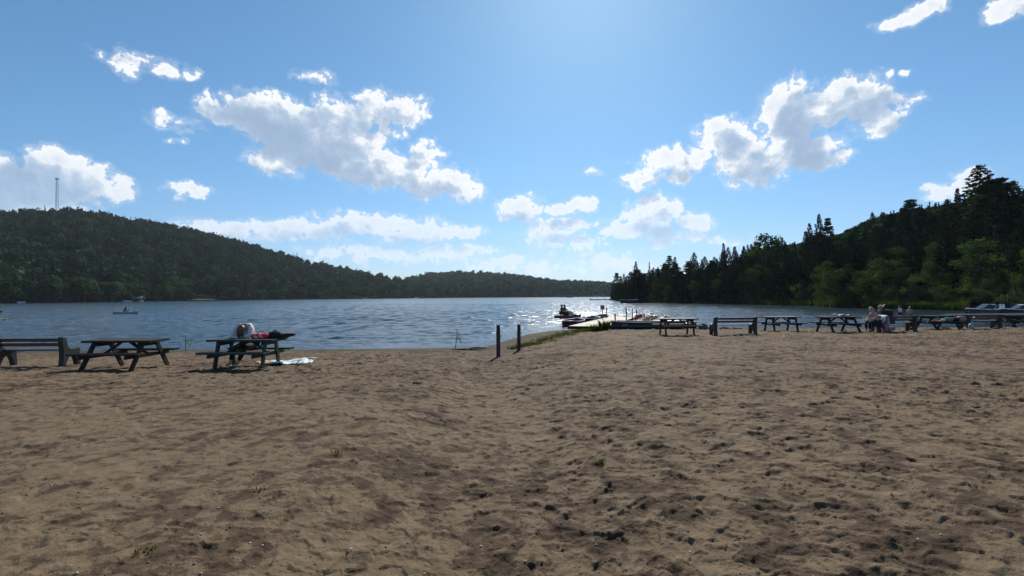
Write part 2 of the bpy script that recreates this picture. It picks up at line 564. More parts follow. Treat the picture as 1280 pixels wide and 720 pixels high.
def sand():
    rows, cols = 1200, 1150
    Rg, Tg, X, Y = polar(1.6, 62, rows, R(58), cols)
    d = beach_d(X, Y)
    z = H(X, Y)
    wx, wy = X + 0.10 * fbm(X * 2.2, Y * 2.2, 5, 71, 0.6), Y + 0.10 * fbm(X * 2.2 + 40, Y * 2.2, 5, 72, 0.6)
    z = z + 0.045 * fbm(X * 0.35, Y * 0.35, 3, 1) * np.clip(d / 3, 0, 1)
    lump = fbm(X * 1.6, Y * 1.6, 4, 9)
    fade = np.clip(d / 2.5, 0.12, 1)
    # churned band is stronger to the right and near the camera, smoother sand at far left
    rough = (1 + 0.7 * np.clip((Rg - 6) / 9, 0, 1)) * np.clip(0.62 + 0.45 * fbm(X * 0.16 + 3, Y * 0.16, 2, 33) + 0.02 * X, 0.40, 1.15) * fade
    h1, t1 = dents(wx, wy, 0.46, 0.150, 0.070, 0.018, 100, 0.85)
    h2, t2 = dents(wx + 0.21, wy - 0.13, 0.31, 0.085, 0.050, 0.011, 200, 0.7)
    h3, t3 = dents(wx - 0.4, wy + 0.3, 0.95, 0.22, 0.11, 0.022, 300, 0.5)
    p1, c1 = plates(wx, wy, 0.26, 400)
    p2, c2 = plates(wx * 0.9 + 0.3 * wy, wy, 0.13, 500)
    crust = np.clip(0.5 + 0.9 * fbm(X * 1.1, Y * 1.1, 3, 61), 0, 1)
    churn = np.clip(0.35 + 1.5 * fbm(X * 0.9 + 5, Y * 0.9, 4, 81), 0, 1)
    k1, _ = dents(wx, wy, 0.11, 0.034, 0.018, -0.013, 600, 0.6)
    k2, _ = dents(wx + 0.05, wy, 0.23, 0.055, 0.030, -0.014, 700, 0.4)
    clods = churn * (k1 + k2)
    ridg = 1 - np.abs(fbm(wx * 5.5, wy * 5.5, 3, 55))
    scuff = np.maximum(fbm(wx * 6 + wy, wy * 11, 4, 57, 0.65) - 0.16, 0) + np.minimum(0.14 - np.abs(fbm(wx * 3 + 0.8 * wy, wy * 5, 4, 58, 0.6)), 0) * -0.20
    z = z + rough * (0.026 * lump + h1 + h2 + h3 + 0.025 * p1 * (0.25 + 0.75 * crust) + 0.018 * p2 + 0.8 * clods + 0.012 * (ridg - 0.8) + 0.040 * scuff + 0.008 * fbm(X * 19, Y * 19, 3, 77))
    keep = (z > -0.7)
    v = np.stack([X, Y, z], -1).reshape(-1, 3)
    f = grid_faces(rows, cols)
    f = f[keep.reshape(-1)[f].any(1)]
    o = np_mesh('sand_beach', v, f, M['sand'], True)
    a = o.data.attributes.new('tread', 'FLOAT', 'POINT')
    t = np.clip(0.35 * np.maximum(np.maximum(t1, t2 * 0.8), t3) * rough + 0.62 * c1 + 0.28 * c2 + 0.35 * churn - 0.30, 0, 1.2)
    a.data.foreach_set('value', t.reshape(-1).astype(np.float32))
    tag(o, kind='structure')
    return o, rows, cols
sand_o, SAND_ROWS, SAND_COLS = sand()

# pebbles and shell bits lying on the sand
def pebbles():
    r = np.random.default_rng(77)
    n = 3200
    Rr = 2.2 * (16 / 2.2) ** r.random(n)
    Tt = r.uniform(-0.95, 0.95, n)
    X, Y = Rr * np.sin(Tt), Rr * np.cos(Tt)
    me = sand_o.data
    co = np.empty(len(me.vertices) * 3, np.float32)
    me.vertices.foreach_get('co', co)
    Z = co.reshape(SAND_ROWS, SAND_COLS, 3)[:, :, 2]
    ri = np.clip((np.log(Rr / 1.6) / math.log(62 / 1.6) * (SAND_ROWS - 1)).astype(int), 0, SAND_ROWS - 1)
    ci = np.clip(((Tt + R(58)) / (2 * R(58)) * (SAND_COLS - 1)).astype(int), 0, SAND_COLS - 1)
    z = Z[ri, ci]
    oct_v = np.array([(1, 0, 0), (0, 1, 0), (-1, 0, 0), (0, -1, 0), (0, 0, .6), (0, 0, -.6)], float)
    oct_f = np.array([(0, 1, 4), (1, 2, 4), (2, 3, 4), (3, 0, 4), (1, 0, 5), (2, 1, 5), (3, 2, 5), (0, 3, 5)])
    sz = 0.004 + 0.010 * r.random(n) ** 3
    V = oct_v[None] * sz[:, None, None] * r.uniform(.6, 1.3, (n, 6, 1)) + np.stack([X, Y, z + sz * .3], -1)[:, None]
    Fc = oct_f[None] + (np.arange(n) * 6)[:, None, None]
    g = r.choice([0.5, 0.22, 0.09, 0.04], n, p=[.2, .3, .3, .2])
    c = np.repeat(np.stack([g, g * .92, g * .82], 1), 8, 0)
    m, nt, b, out = new_mat('pebble')
    at = N(nt, 'ShaderNodeAttribute', attribute_name='tint')
    nt.links.new(at.outputs['Color'], b.inputs['Base Color'])
    b.inputs['Roughness'].default_value = 0.7
    o = np_mesh('pebbles', V.reshape(-1, 3), Fc.reshape(-1, 3), m, False, c)
    tag(o, 'tiny pale and dark pebbles and shell bits scattered over the sand', 'pebbles', None, 'stuff')
pebbles()

# coarse ground under and around everything (lake bed, land behind the camera)
def base_ground():
    n = 161
    a = np.sinh(np.linspace(-4.4, 4.4, n)) / math.sinh(4.4) * 3200
    X, Y = np.meshgrid(a, a, indexing='ij')
    d = beach_d(X, Y)
    z = np.where(d > 0, 0.6 * (1 - np.exp(-np.maximum(d, 0) / 10)) - 0.25, np.maximum(d * 0.12, -3.0) - 0.3)
    z = z - np.where((np.abs(X) < 60) & (Y > 0) & (Y < 60), 0.25, 0)
    o = np_mesh('ground', np.stack([X, Y, z], -1).reshape(-1, 3), grid_faces(n, n)[:, ::-1], M['ground'], True)
    tag(o, kind='structure')
base_ground()

# ------------------------------------------------------------------ lake
def lake():
    cols = 940
    rr = np.concatenate([np.exp(np.linspace(math.log(11), math.log(330), 1150)), np.exp(np.linspace(math.log(336), math.log(3100), 90))])
    tt = np.linspace(-R(62), R(62), cols)
    Rg, Tg = np.meshgrid(rr, tt, indexing='ij')
    X, Y = Rg * np.sin(Tg), Rg * np.cos(Tg)
    rows = len(rr)
    step = np.gradient(rr)[:, None] * np.ones_like(Rg)
    side = Rg * (2 * R(62) / cols)
    d = -beach_d(X, Y)
    shore = np.clip(d / 4, 0.12, 1)
    z = np.zeros_like(X)
    r = np.random.default_rng(3)
    for k in range(52):
        lam = 0.5 * (3.6 / 0.5) ** r.random()
        an = r.normal(0, 0.42) + 0.2
        kx, ky = 2 * PI / lam * math.sin(an), 2 * PI / lam * math.cos(an)
        amp = 0.0047 * lam ** 0.8
        ph = r.random() * 6.283
        eff = step * abs(math.cos(an)) + side * abs(math.sin(an))
        fd = np.clip((lam / eff - 2.2) / 2.5, 0, 1)
        s = np.sin(kx * X + ky * Y + ph + 1.5 * vnoise(X * 0.09 + k * 3.1, Y * 0.09, k))
        z += amp * fd * (s + 0.3 * s * s)
    gust = 0.85 + 0.35 * fbm(X * 0.03, Y * 0.06, 3, 91)
    z *= shore * gust * (1 - 0.8 * np.clip((X - 16) / 34, 0, 1) * np.clip((150 - Y) / 60, 0, 1))
    o = np_mesh('lake_water', np.stack([X, Y, z], -1).reshape(-1, 3), grid_faces(rows, cols)[:, ::-1], M['water'], True)
    tag(o, kind='structure')
lake()

# ------------------------------------------------------------------ hills
def hor(px):
    return 370 + (640 - px) * 0.00524
def col_pt(px, Y, z):
    return np.stack([(px - 640) / F * Y, Y, z], -1)

SL = F / 500
# left hill: shore depth, ridge depth, silhouette in picture rows
LX = np.array([-2600, -1200, -500, 0, 111, 300, 460, 540, 620, 700])
LSH = np.array([120, 150, 180, 190, 220, 330, 480, 560, 640, 680]) * SL
LRD = np.array([420, 480, 520, 540, 560, 650, 780, 800, 800, 800]) * SL
TX = np.array([-2600, -1200, -600, -200, 0, 40, 75, 110, 150, 200, 250, 300, 350, 400, 450, 480, 510, 540, 580, 620, 700])
TY = np.array([120, 180, 235, 262, 271, 268, 266, 268, 274, 283.5, 292, 304.5, 318, 330.5, 341.5, 347.5, 353, 359.5, 364.5, 367.5, 368.7])
def left_z(px, t, tree=11):
    sh, rd = np.interp(px, LX, LSH), np.interp(px, LX, LRD)
    Y = sh + (rd - sh) * np.minimum(t, 1) + np.maximum(t - 1, 0) * 400
    top = (hor(px) - np.interp(px, TX, TY)) / F * rd + CAM_Z - tree
    top = np.maximum(top, 2)
    tt = np.clip(t, 0, 1)
    prof = 0.35 * tt + 0.65 * (tt * tt * (3 - 2 * tt))
    z = top * prof - np.maximum(t - 1, 0) * top * 0.8
    z = z + 0.6 * np.minimum(t * 20, 1) + 5 * fbm(px * 0.02, t * 4, 3, 5) * np.clip(tt * (1 - tt) * 4, 0, 1) * np.clip(top / 60, 0, 1)
    return Y, z
# far hill
FX = np.array([380, 620, 760, 1000, 1300])
FSH = np.array([620, 640, 690, 700, 700]) * SL
FRD = np.array([1150, 1150, 1150, 1150, 1150]) * SL
GX = np.array([380, 440, 500, 522, 545, 575, 610, 640, 670, 700, 740, 765, 800, 860, 1000, 1300])
GY = np.array([364, 360, 353.5, 345.5, 342.5, 341.5, 343, 345, 349, 353, 354, 357, 358, 357, 352, 350])
def far_z(px, t, tree=10):
    sh, rd = np.interp(px, FX, FSH), np.interp(px, FX, FRD)
    Y = sh + (rd - sh) * np.minimum(t, 1) + np.maximum(t - 1, 0) * 400
    top = np.maximum((hor(px) - np.interp(px, GX, GY)) / F * rd + CAM_Z - tree, 2)
    tt = np.clip(t, 0, 1)
    z = top * tt ** 0.9 - np.maximum(t - 1, 0) * top * 0.8 + 0.6 * np.minimum(t * 20, 1)
    return Y, z
# right wooded bank
_rs = [(763, 374.9), (778, 377.2), (795, 378.6), (866, 379.7), (930, 380.7), (1010, 382.2), (1038, 384), (1126, 386), (1207, 388), (1280, 390)]
RX = np.array([a for a, b in _rs] + [1400, 1700, 2200, 2900], float)
RSH = np.array([at_z(a, b).y for a, b in _rs] + [62 * F / (q - 640) for q in (1400, 1700, 2200, 2900)])
UX = np.array([755, 765, 772, 795, 815, 845, 870, 905, 930, 960, 1000, 1025, 1050, 1095, 1140, 1170, 1200, 1215, 1245, 1280, 1400, 2900])
UY = np.array([352, 347, 342, 330, 331, 323, 322, 306, 303, 294, 291, 283, 287, 268, 257, 254, 245, 238, 223, 221, 200, 120])
def right_z(px, s):
    sh = np.interp(px, RX, RSH)
    slope = np.interp(px, [763, 800, 900, 1050, 1200, 2900], [0.01, 0.03, 0.09, 0.17, 0.20, 0.2])
    z = 0.6 * np.clip(s / 1.5, -1, 1) + slope * np.maximum(s - 4, 0)
    return sh + s, z

def strip(name, pxs, ts, fn):
    P, T = np.meshgrid(pxs, ts, indexing='ij')
    Y, z = fn(P, T)
    v = col_pt(P, Y, z).reshape(-1, 3)
    o = np_mesh(name, v, grid_faces(len(pxs), len(ts)), M['forest_floor'], True)
    return tag(o, kind='structure')
strip('wooded_hill', np.linspace(-2600, 700, 260), np.concatenate([[-0.01], np.linspace(0, 1, 30), [1.2, 1.6]]), left_z)
strip('distant_hill', np.linspace(380, 1300, 120), np.concatenate([[-0.01], np.linspace(0, 1, 16), [1.2, 1.6]]), far_z)
strip('forest_bank', np.concatenate([np.linspace(763, 1300, 140), np.linspace(1330, 2900, 40)]), np.concatenate([[-1.5, 0, 1.5, 3], np.linspace(6, 260, 24)]), right_z)

# ------------------------------------------------------------------ far forests, one mass each (leaf clump faces)
def unit(n):
    v = rng.normal(size=(n, 3))
    return v / np.linalg.norm(v, axis=1, keepdims=True)

def quads_at(C, Nrm, size, jitter=0.5):
    """one small irregular quad per centre, roughly facing Nrm"""
    n = len(C)
    nn = Nrm + jitter * rng.normal(size=(n, 3))
    nn /= np.linalg.norm(nn, axis=1, keepdims=True)
    a = np.cross(nn, unit(n))
    a /= np.linalg.norm(a, axis=1, keepdims=True) + 1e-9
    b = np.cross(nn, a)
    s = np.asarray(size).reshape(-1, 1) * np.ones((n, 1))
    k = [rng.uniform(0.5, 1.2, (n, 1)) for _ in range(4)]
    V = np.stack([C + a * s * k[0], C + b * s * k[1], C - a * s * k[2], C - b * s * k[3]], 1)
    return V.reshape(-1, 3)

def broad_unit(nq, nl=5, size=0.16):
    """broadleaf crown of unit radius sitting at z 0..~1.9 built of lobes"""
    cs = [np.array([0, 0, 1.05])] + [np.array([rng.uniform(-.55, .55), rng.uniform(-.55, .55), rng.uniform(.55, 1.35)]) for _ in range(nl)]
    rs = [0.72] + [rng.uniform(.35, .55) for _ in range(nl)]
    per = nq // len(cs)
    C, Nn = [], []
    for c, r_ in zip(cs, rs):
        u = unit(per)
        u[:, 2] = np.where(u[:, 2] < -0.35, -u[:, 2], u[:, 2])
        C.append(c + u * r_ * rng.uniform(0.75, 1.08, (per, 1)))
        Nn.append(u)
    C, Nn = np.concatenate(C), np.concatenate(Nn)
    return quads_at(C, Nn, rng.uniform(size * .7, size * 1.3, len(C)), 0.25)

def cone_unit(nq, size=0.12):
    """conifer of height 1.9 and radius ~.5 for the far slopes"""
    h = rng.random(nq) ** 1.3
    tier = 0.8 + 0.3 * np.sin(h * 40)
    r_ = (1 - h) * 0.42 * tier * np.sqrt(rng.uniform(0.45, 1, nq)) + 0.01
    a = rng.random(nq) * 2 * PI
    C = np.stack([np.cos(a) * r_, np.sin(a) * r_, h * 2.1], 1)
    Nn = np.stack([np.cos(a), np.sin(a), np.full(nq, 0.7)], 1)
    return quads_at(C, Nn, rng.uniform(size * .6, size * 1.2, nq) * (1.2 - h * .8))

def far_forest(name, fn, n, px0, px1, t0, t1, size, nq, conif, seed, hmax=None, label=None, tpow=1.0, cs=0.15, shore=0.0):
    r = np.random.default_rng(seed)
    protos = [broad_unit(nq, 5, cs) for _ in range(5)] + [cone_unit(nq, cs * 0.7) for _ in range(3)]
    px = r.uniform(px0, px1, n)
    t = t0 + (t1 - t0) * r.random(n) ** tpow
    Y, z = fn(px, t)
    P = col_pt(px, Y, z)
    V, Cc = [], []
    patch = fbm(P[:, 0] * 0.012, P[:, 1] * 0.012, 3, seed)
    for i in range(n):
        s = size * r.uniform(0.7, 1.3)
        is_c = r.random() < conif + 0.35 * patch[i]
        p = protos[5 + r.integers(3)] if is_c else protos[r.integers(5)]
        sx = s * r.uniform(0.85, 1.2)
        sz = s * r.uniform(0.9, 1.5) * (0.95 if is_c else 1)
        if hmax is not None:
            top = hmax(px[i]) / F * P[i, 1] + CAM_Z - z[i]
            if top < 4: continue
            sz = min(sz, top / 2.0)
        a = r.random() * 6.283
        c_, s_ = math.cos(a), math.sin(a)
        q = np.empty_like(p)
        q[:, 0] = (p[:, 0] * c_ - p[:, 1] * s_) * sx + P[i, 0]
        q[:, 1] = (p[:, 0] * s_ + p[:, 1] * c_) * sx + P[i, 1]
        q[:, 2] = p[:, 2] * sz + P[i, 2]
        V.append(q)
        b = (0.6 if is_c else 1.0) * 2 ** r.uniform(-0.9, 0.8)
        tint = np.array([b * r.uniform(0.85, 1.2), b, b * r.uniform(0.8, 1.1)])
        Cc.append(np.repeat(tint[None], len(p) // 4, 0))
    V = np.concatenate(V)
    o = np_mesh(name, V, np.arange(len(V)).reshape(-1, 4), M['forest'], False, np.concatenate(Cc))
    return tag(o, label, 'forest', None, 'stuff')

far_forest('hillside_forest', left_z, 4600, -420, 690, 0.0, 1.02, 5.9, 210, 0.06, 21, None, 'dense leafy forest covering the big hill under the radio mast', 0.8, 0.17)
far_forest('distant_forest', far_z, 4200, 400, 820, 0.0, 1.02, 6.2, 80, 0.15, 22, None, 'hazy forest on the low hill across the far end of the lake', 0.85, 0.26)
far_forest('bank_forest', right_z, 1300, 965, 1420, 28, 240, 5.0, 420, 0.3, 23, lambda q: (hor(q) - np.interp(q, UX, UY)) * np.interp(q, [800, 1040, 1100, 1190, 1230], [0.80, 0.84, 0.98, 0.98, 0.85]), 'green hillside forest rising behind the dark conifers of the near bank', 1.0, 0.12)

# ------------------------------------------------------------------ individual trees (crown + trunk), prototypes 10 m tall
def spruce_crown(seed, width=0.24, full=0.06):
    global rng
    keep, rng = rng, np.random.default_rng(seed)
    Hh = 10.0
    C, Nn, S = [], [], []
    z = full * Hh
    ph = 0
    while z < Hh * 0.985:
        f = z / Hh
        n = int(8 - 3 * f)
        Lb = Hh * width * (1 - f) ** 0.8 * rng.uniform(0.85, 1.1) + 0.10
        for k in range(n):
            a = ph + 2 * PI * k / n + rng.uniform(-.3, .3)
            L_ = Lb * rng.uniform(0.6, 1.15)
            droop = rng.uniform(0.12, 0.4) * (1.1 - f)
            m_ = max(7, int(L_ * 24))
            s = np.sqrt(rng.uniform(0.05, 1, m_))
            side = rng.normal(0, 0.10, m_) * (1.15 - s) * L_ * 0.9
            x = np.cos(a) * s * L_ - np.sin(a) * side
            y = np.sin(a) * s * L_ + np.cos(a) * side
            zz = z - droop * s * L_ + 0.12 * L_ * s * s * 1.5 + rng.normal(0, 0.05, m_)
            C.append(np.stack([x, y, zz], 1))
            Nn.append(np.stack([np.cos(a) * .3 + 0 * s, np.sin(a) * .3 + 0 * s, 1 + 0 * s], 1))
            S.append(rng.uniform(0.10, 0.2, m_) * (1 - 0.25 * f))
        z += Hh * rng.uniform(0.02, 0.032) * (1.15 - 0.4 * f)
        ph += 1.1
    C.append(np.stack([rng.normal(0, .03, 14), rng.normal(0, .03, 14), np.linspace(Hh * .95, Hh * 1.0, 14)], 1))
    Nn.append(unit(14)); S.append(np.full(14, 0.06))
    V = quads_at(np.concatenate(C), np.concatenate(Nn), np.concatenate(S), 0.45)
    rng = keep
    return V

def pine_crown(seed):
    global rng
    keep, rng = rng, np.random.default_rng(seed)
    C, Nn, S = [], [], []
    z = 2.2
    while z < 9.9:
        f = (z - 2.2) / 7.7
        n = rng.integers(3, 6)
        prof = 2.1 * (math.sin(PI * min(1, 0.18 + 0.82 * f)) ** 0.8 * 0.75 + 0.25 * (1 - f))
        a0 = rng.random() * 6.28
        for k in range(n):
            a = a0 + 2 * PI * k / n + rng.uniform(-.4, .4)
            L_ = max(0.35, prof * rng.uniform(0.6, 1.2))
            for j in range(rng.integers(3, 6)):
                s = rng.uniform(0.35, 1.0)
                off = rng.normal(0, 0.22, 3) * L_ * 0.5
                c = np.array([math.cos(a) * s * L_ + off[0], math.sin(a) * s * L_ + off[1], z + 0.22 * s * L_ + off[2] * .35])
                m_ = 22
                u = unit(m_) * np.array([0.42, 0.42, 0.15]) * rng.uniform(0.6, 1.1)
                C.append(c + u); Nn.append(u * np.array([1, 1, 4]) + np.array([0, 0, .3])); S.append(rng.uniform(0.07, 0.15, m_))
        z += rng.uniform(0.3, 0.55)
    V = quads_at(np.concatenate(C), np.concatenate(Nn), np.concatenate(S), 0.5)
    rng = keep
    return V

def broad_crown(seed, nq=2600, low=0.18, wid=0.33):
    """leafy crown, 10 m tall, several uneven lobes with gaps between them"""
    global rng
    keep, rng = rng, np.random.default_rng(seed)
    C, Nn, S = [], [], []
    nl = 15
    for k in range(nl):
        f = rng.random()
        z = 10 * (low + (0.93 - low) * f)
        w = 10 * wid * math.sin(PI * (0.16 + 0.78 * f)) ** 0.7
        a = rng.random() * 6.28
        rad = w * math.sqrt(rng.random()) * 0.8
        c = np.array([math.cos(a) * rad, math.sin(a) * rad, z])
        r_ = rng.uniform(0.7, 1.35)
        m_ = nq // nl
        u = unit(m_)
        C.append(c + u * r_ * np.array([1.15, 1.15, .85]) * rng.uniform(0.4, 1.1, (m_, 1)))
        Nn.append(u + np.array([0, 0, .4])); S.append(rng.uniform(0.10, 0.21, m_))
    V = quads_at(np.concatenate(C), np.concatenate(Nn), np.concatenate(S), 0.7)
    V[:, 2] = np.minimum(V[:, 2], 10)
    rng = keep
    return V

def trunk_mesh(kind):
    mb = MB()
    if kind == 'broad':
        mb.tube([(0, 0, -0.4), (0.05, 0, 2), (0.0, 0.08, 4.5), (0.1, 0.05, 7.5)], [0.2, 0.15, 0.1, 0.03], 7)
        for k in range(7):
            a = k * 0.9
            z = 2.0 + k * 0.6
            mb.tube([(0, 0, z), (math.cos(a) * 1.0, math.sin(a) * 1.0, z + 1.0), (math.cos(a) * 1.9, math.sin(a) * 1.9, z + 1.7)], [0.07, 0.045, 0.02], 5)
    else:
        mb.tube([(0, 0, -0.4), (0, 0, 3), (0.03, 0, 6), (0, 0, 9.85)], [0.17, 0.13, 0.08, 0.015], 7)
        for k in range(16):
            a = k * 2.4
            z = 1.2 + k * 0.5
            L_ = 1.7 * (1 - z / 11)
            mb.tube([(0, 0, z), (math.cos(a) * L_, math.sin(a) * L_, z + (0.25 * L_ if kind == 'pine' else -0.2 * L_))], [0.04, 0.012], 4)
    o = mb.build('trunk', M['bark'])
    me = o.data
    bpy.data.objects.remove(o)
    return me

def crown_mesh(V, mname):
    o = np_mesh('crown', V, np.arange(len(V)).reshape(-1, 4), M[mname], link=False)
    me = o.data
    bpy.data.objects.remove(o)
    return me

CROWN = {
    'spruce': [crown_mesh(spruce_crown(s, w, fl), 'needles') for s, w, fl in ((1, .20, .05), (2, .25, .04), (3, .17, .08), (4, .29, .03))],
    'pine': [crown_mesh(pine_crown(s), 'pine_needles') for s in (5, 6, 7)],
    'broad': [crown_mesh(broad_crown(s), 'leaves') for s in (8, 9, 10, 11)],
    'bush': [crown_mesh(broad_crown(s, 1900, 0.08, 0.52), 'bush_leaves') for s in (12, 13, 14)],
}
TRUNK = {k: trunk_mesh(k) for k in ('spruce', 'pine', 'broad')}
TRUNK['bush'] = TRUNK['broad']
NAMES = {'spruce': 'spruce_tree', 'pine': 'pine_tree', 'broad': 'broadleaf_tree', 'bush': 'shoreline_bush'}

def tree(kind, loc, h, wid=1.0, label=None, group=None, var=None, cat='tree'):
    o = empty(NAMES[kind], loc, random.random() * 6.28)
    tag(o, label, 'bush' if kind == 'bush' else cat, group)
    s = h / 10.0
    o.scale = (s * wid, s * wid, s)
    cm = CROWN[kind]
    for nm, me in (('crown', cm[var if var is not None else random.randrange(len(cm))]), ('trunk', TRUNK[kind])):
        c = bpy.data.objects.new(nm, me)
        COL.objects.link(c)
        c.parent = o
    return o

def right_tree(kind, px, s, topy=None, h=None, wid=1.0, label=None, group=None, var=None):
    Y, z = right_z(np.array(float(px)), np.array(float(s)))
    Y, z = float(Y), float(z)
    p = Vector(((px - 640) / F * Y, Y, z - 0.1))
    if topy is not None:
        h = (hor(px) - topy) / F * Y + CAM_Z - z
    return tree(kind, p, h, wid, label, group, var)

# trees that stand out one by one
right_tree('spruce', 1228, 34, 204, wid=1.5, label='tallest dark conifer, its layered top rising above the skyline by the white cloud', var=3)
right_tree('spruce', 1199, 40, 234, wid=0.8, label='narrow pointed spruce standing just beside the tallest conifer against the cloud', var=2)
right_tree('broad', 1262, 30, 213, wid=1.5, label='tall full crowned tree on the slope just beyond the tallest conifer', var=1)
right_tree('pine', 1246, 16, 222, wid=1.5, label='broad dark pine in front of the tallest conifer, spreading down to the shore', var=1)
right_tree('pine', 1140, 45, 248, wid=1.1, label='round topped dark pine standing above the deciduous ridge', var=2)
right_tree('spruce', 1092, 40, 264, wid=0.9, label='pointed spruce poking above the pale green ridge', var=0)
right_tree('spruce', 1025, 22, 266, wid=0.85, label='tall pointed spruce, highest spire of the twin tops midway along the bank', var=0)
right_tree('pine', 1036, 26, 271, wid=0.6, label='thin tufted pine right beside the highest midway spruce spire', var=2)
right_tree('spruce', 1013, 18, 278, wid=0.9, label='dark spruce a little shorter than the highest midway spire next to it', var=1)
right_tree('broad', 958, 20, 289, wid=1.0, label='airy sparse crowned tree whose leaves show sky between them', var=3)
right_tree('spruce', 905, 16, 303, wid=0.8, label='thin spire spruce rising between lower trees of the near bank', var=2)
right_tree('spruce', 868, 14, 315, wid=1.1, label='wide dark spruce with tall top at the first rise of the bank', var=3)
right_tree('spruce', 844, 10, 320, wid=1.0, label='pointed spruce standing next to the round topped pine near the point', var=0)
right_tree('pine', 837, 12, 319, wid=0.9, label='round topped pine near the tip of the wooded point', var=1)
right_tree('spruce', 795, 5, 326, wid=1.0, label='tallest spruce of the clump at the tip of the wooded point', var=1)
right_tree('pine', 771, 3, 341, wid=1.0, label='outermost pine at the tip of the wooded point beside the open lake', var=0)
right_tree('spruce', 812, 6, 326.5, wid=0.45, label='thin bare pointed spruce just behind the tip of the wooded point', var=2)
right_tree('broad', 1172, 12, 300, wid=1.0, label='pale green rounded tree halfway up the dark slope above the reeds', var=0)
right_tree('broad', 1108, 9, 325, wid=1.15, label='sunlit yellow green tree above the reeds of the far shore', var=2)

# the rest of the bank, in stretches of the shore that can be told apart
stretches = [
    (764, 800, 18, 1, 16, 'dark conifer in the dense clump at the tip of the wooded point', 'conifers at the tip of the point'),
    (800, 870, 34, 2, 40, 'dark conifer in the low stretch of bank next to the wooded point', 'conifers next to the point'),
    (870, 968, 44, 2, 50, 'dark conifer in the middle stretch of the wooded bank behind the boats', 'conifers of the middle bank'),
    (960, 1080, 30, 4, 38, 'tall dark conifer in the wall of trees behind the lone picnic tables', 'conifers behind the picnic tables'),
    (1080, 1200, 26, 8, 40, 'tall dark conifer on the slope above the sunlit reeds', 'conifers above the reeds'),
    (1200, 1330, 22, 8, 40, 'tall dark conifer on the shaded slope behind the moored motorboats', 'conifers behind the motorboats'),
]
for a, b, n, s0, s1, lab, grp in stretches:
    for i in range(n):
        px = a + (b - a) * (i + random.random()) / n
        s = s0 + (s1 - s0) * random.random()
        k = random.random()
        sky = np.interp(px, UX, UY)
        low = hor(px)
        fr = 0.68 + 0.32 * min(1, 1.4 * (s - s0) / (s1 - s0)) - 0.20 * random.random() ** 2 + (0.05 if random.random() < 0.3 else 0)
        top = low - (low - sky) * min(fr, 1.04)
        kind = 'spruce' if k < 0.78 else 'pine'
        right_tree(kind, px, s, top + 3, wid=random.uniform(0.85, 1.35), label=lab, group=grp)
for a, b, n, s0, s1, lab, grp in [
    (800, 960, 14, 1, 14, 'lighter green leafy tree among the dark conifers near the point', 'leafy trees near the point'),
    (960, 1130, 18, 3, 22, 'lighter green leafy tree among the dark conifers of the main bank', 'leafy trees of the main bank'),
    (1130, 1330, 16, 5, 26, 'lighter green leafy tree on the dark slope beyond the benches', 'leafy trees beyond the benches')]:
    for i in range(n):
        px = a + (b - a) * (i + random.random()) / n
        s = random.uniform(s0, s1)
        low, sky = hor(px), np.interp(px, UX, UY)
        right_tree('broad', px, s, low - (low - sky) * random.uniform(0.3, 0.62), wid=random.uniform(0.9, 1.3), label=lab, group=grp)
for a, b, n, h0, h1, lab, grp in [
    (800, 990, 16, 1.5, 4.0, 'low green bush hanging over the water below the dark conifers', 'bushes under the conifers'),
    (990, 1120, 16, 2.0, 5.5, 'grey green leafy bush behind the strip of reeds', 'bushes behind the reeds'),
    (1120, 1200, 12, 2.5, 6.0, 'sunlit rounded bush on the bank between reeds and motorboats', 'bushes near the motorboats'),
    (1200, 1320, 12, 2.5, 5.0, 'shaded bush on the shore behind the moored motorboats', 'bushes behind the motorboats')]:
    for i in range(n):
        px = a + (b - a) * (i + random.random()) / n
        right_tree('bush', px, random.uniform(0.3, 5.5), h=random.uniform(h0, h1), wid=random.uniform(0.8, 1.2), label=lab, group=grp)

# trees along the far shore under the big hill
def far_crown(kind, seed):
    global rng
    rng = np.random.default_rng(seed)
    V = broad_unit(900, 7, 0.10) * np.array([4.6, 4.6, 5.2]) if kind == 'broad' else cone_unit(900, 0.07) * np.array([7, 7, 4.9])
    return crown_mesh(V, 'leaves' if kind == 'broad' else 'needles')
CROWN['far_broad'] = [far_crown('broad', 40 + k) for k in range(4)]
CROWN['far_spruce'] = [far_crown('cone', 50 + k) for k in range(3)]
TRUNK['far_broad'], TRUNK['far_spruce'] = TRUNK['broad'], TRUNK['spruce']
NAMES['far_broad'], NAMES['far_spruce'] = 'broadleaf_tree', 'spruce_tree'
for a, b, n, lab, grp in [
    (-30, 120, 40, 'tree on the far shore beneath the radio mast by the cabin', 'far shore trees under the mast'),
    (120, 300, 38, 'tree on the far shore beyond the lone white boat', 'far shore trees behind the boat'),
    (300, 540, 44, 'tree on the far shore where the hill slopes down', 'far shore trees at the foot of the hill')]:
    for i in range(n):
        px = a + (b - a) * (i + random.random()) / n
        if 238 < px < 270: continue
        t = random.uniform(0.0, 0.03)
        Y, z = left_z(np.array(px), np.array(t))
        con = random.random() < 0.35
        tree('far_spruce' if con else 'far_broad', ((px - 640) / F * float(Y), float(Y), float(z) - 0.6), random.uniform(8, 15), random.uniform(0.9, 1.25),
             ('pointed ' if con else 'rounded ') + lab, ('conifers: ' if con else 'leafy: ') + grp)

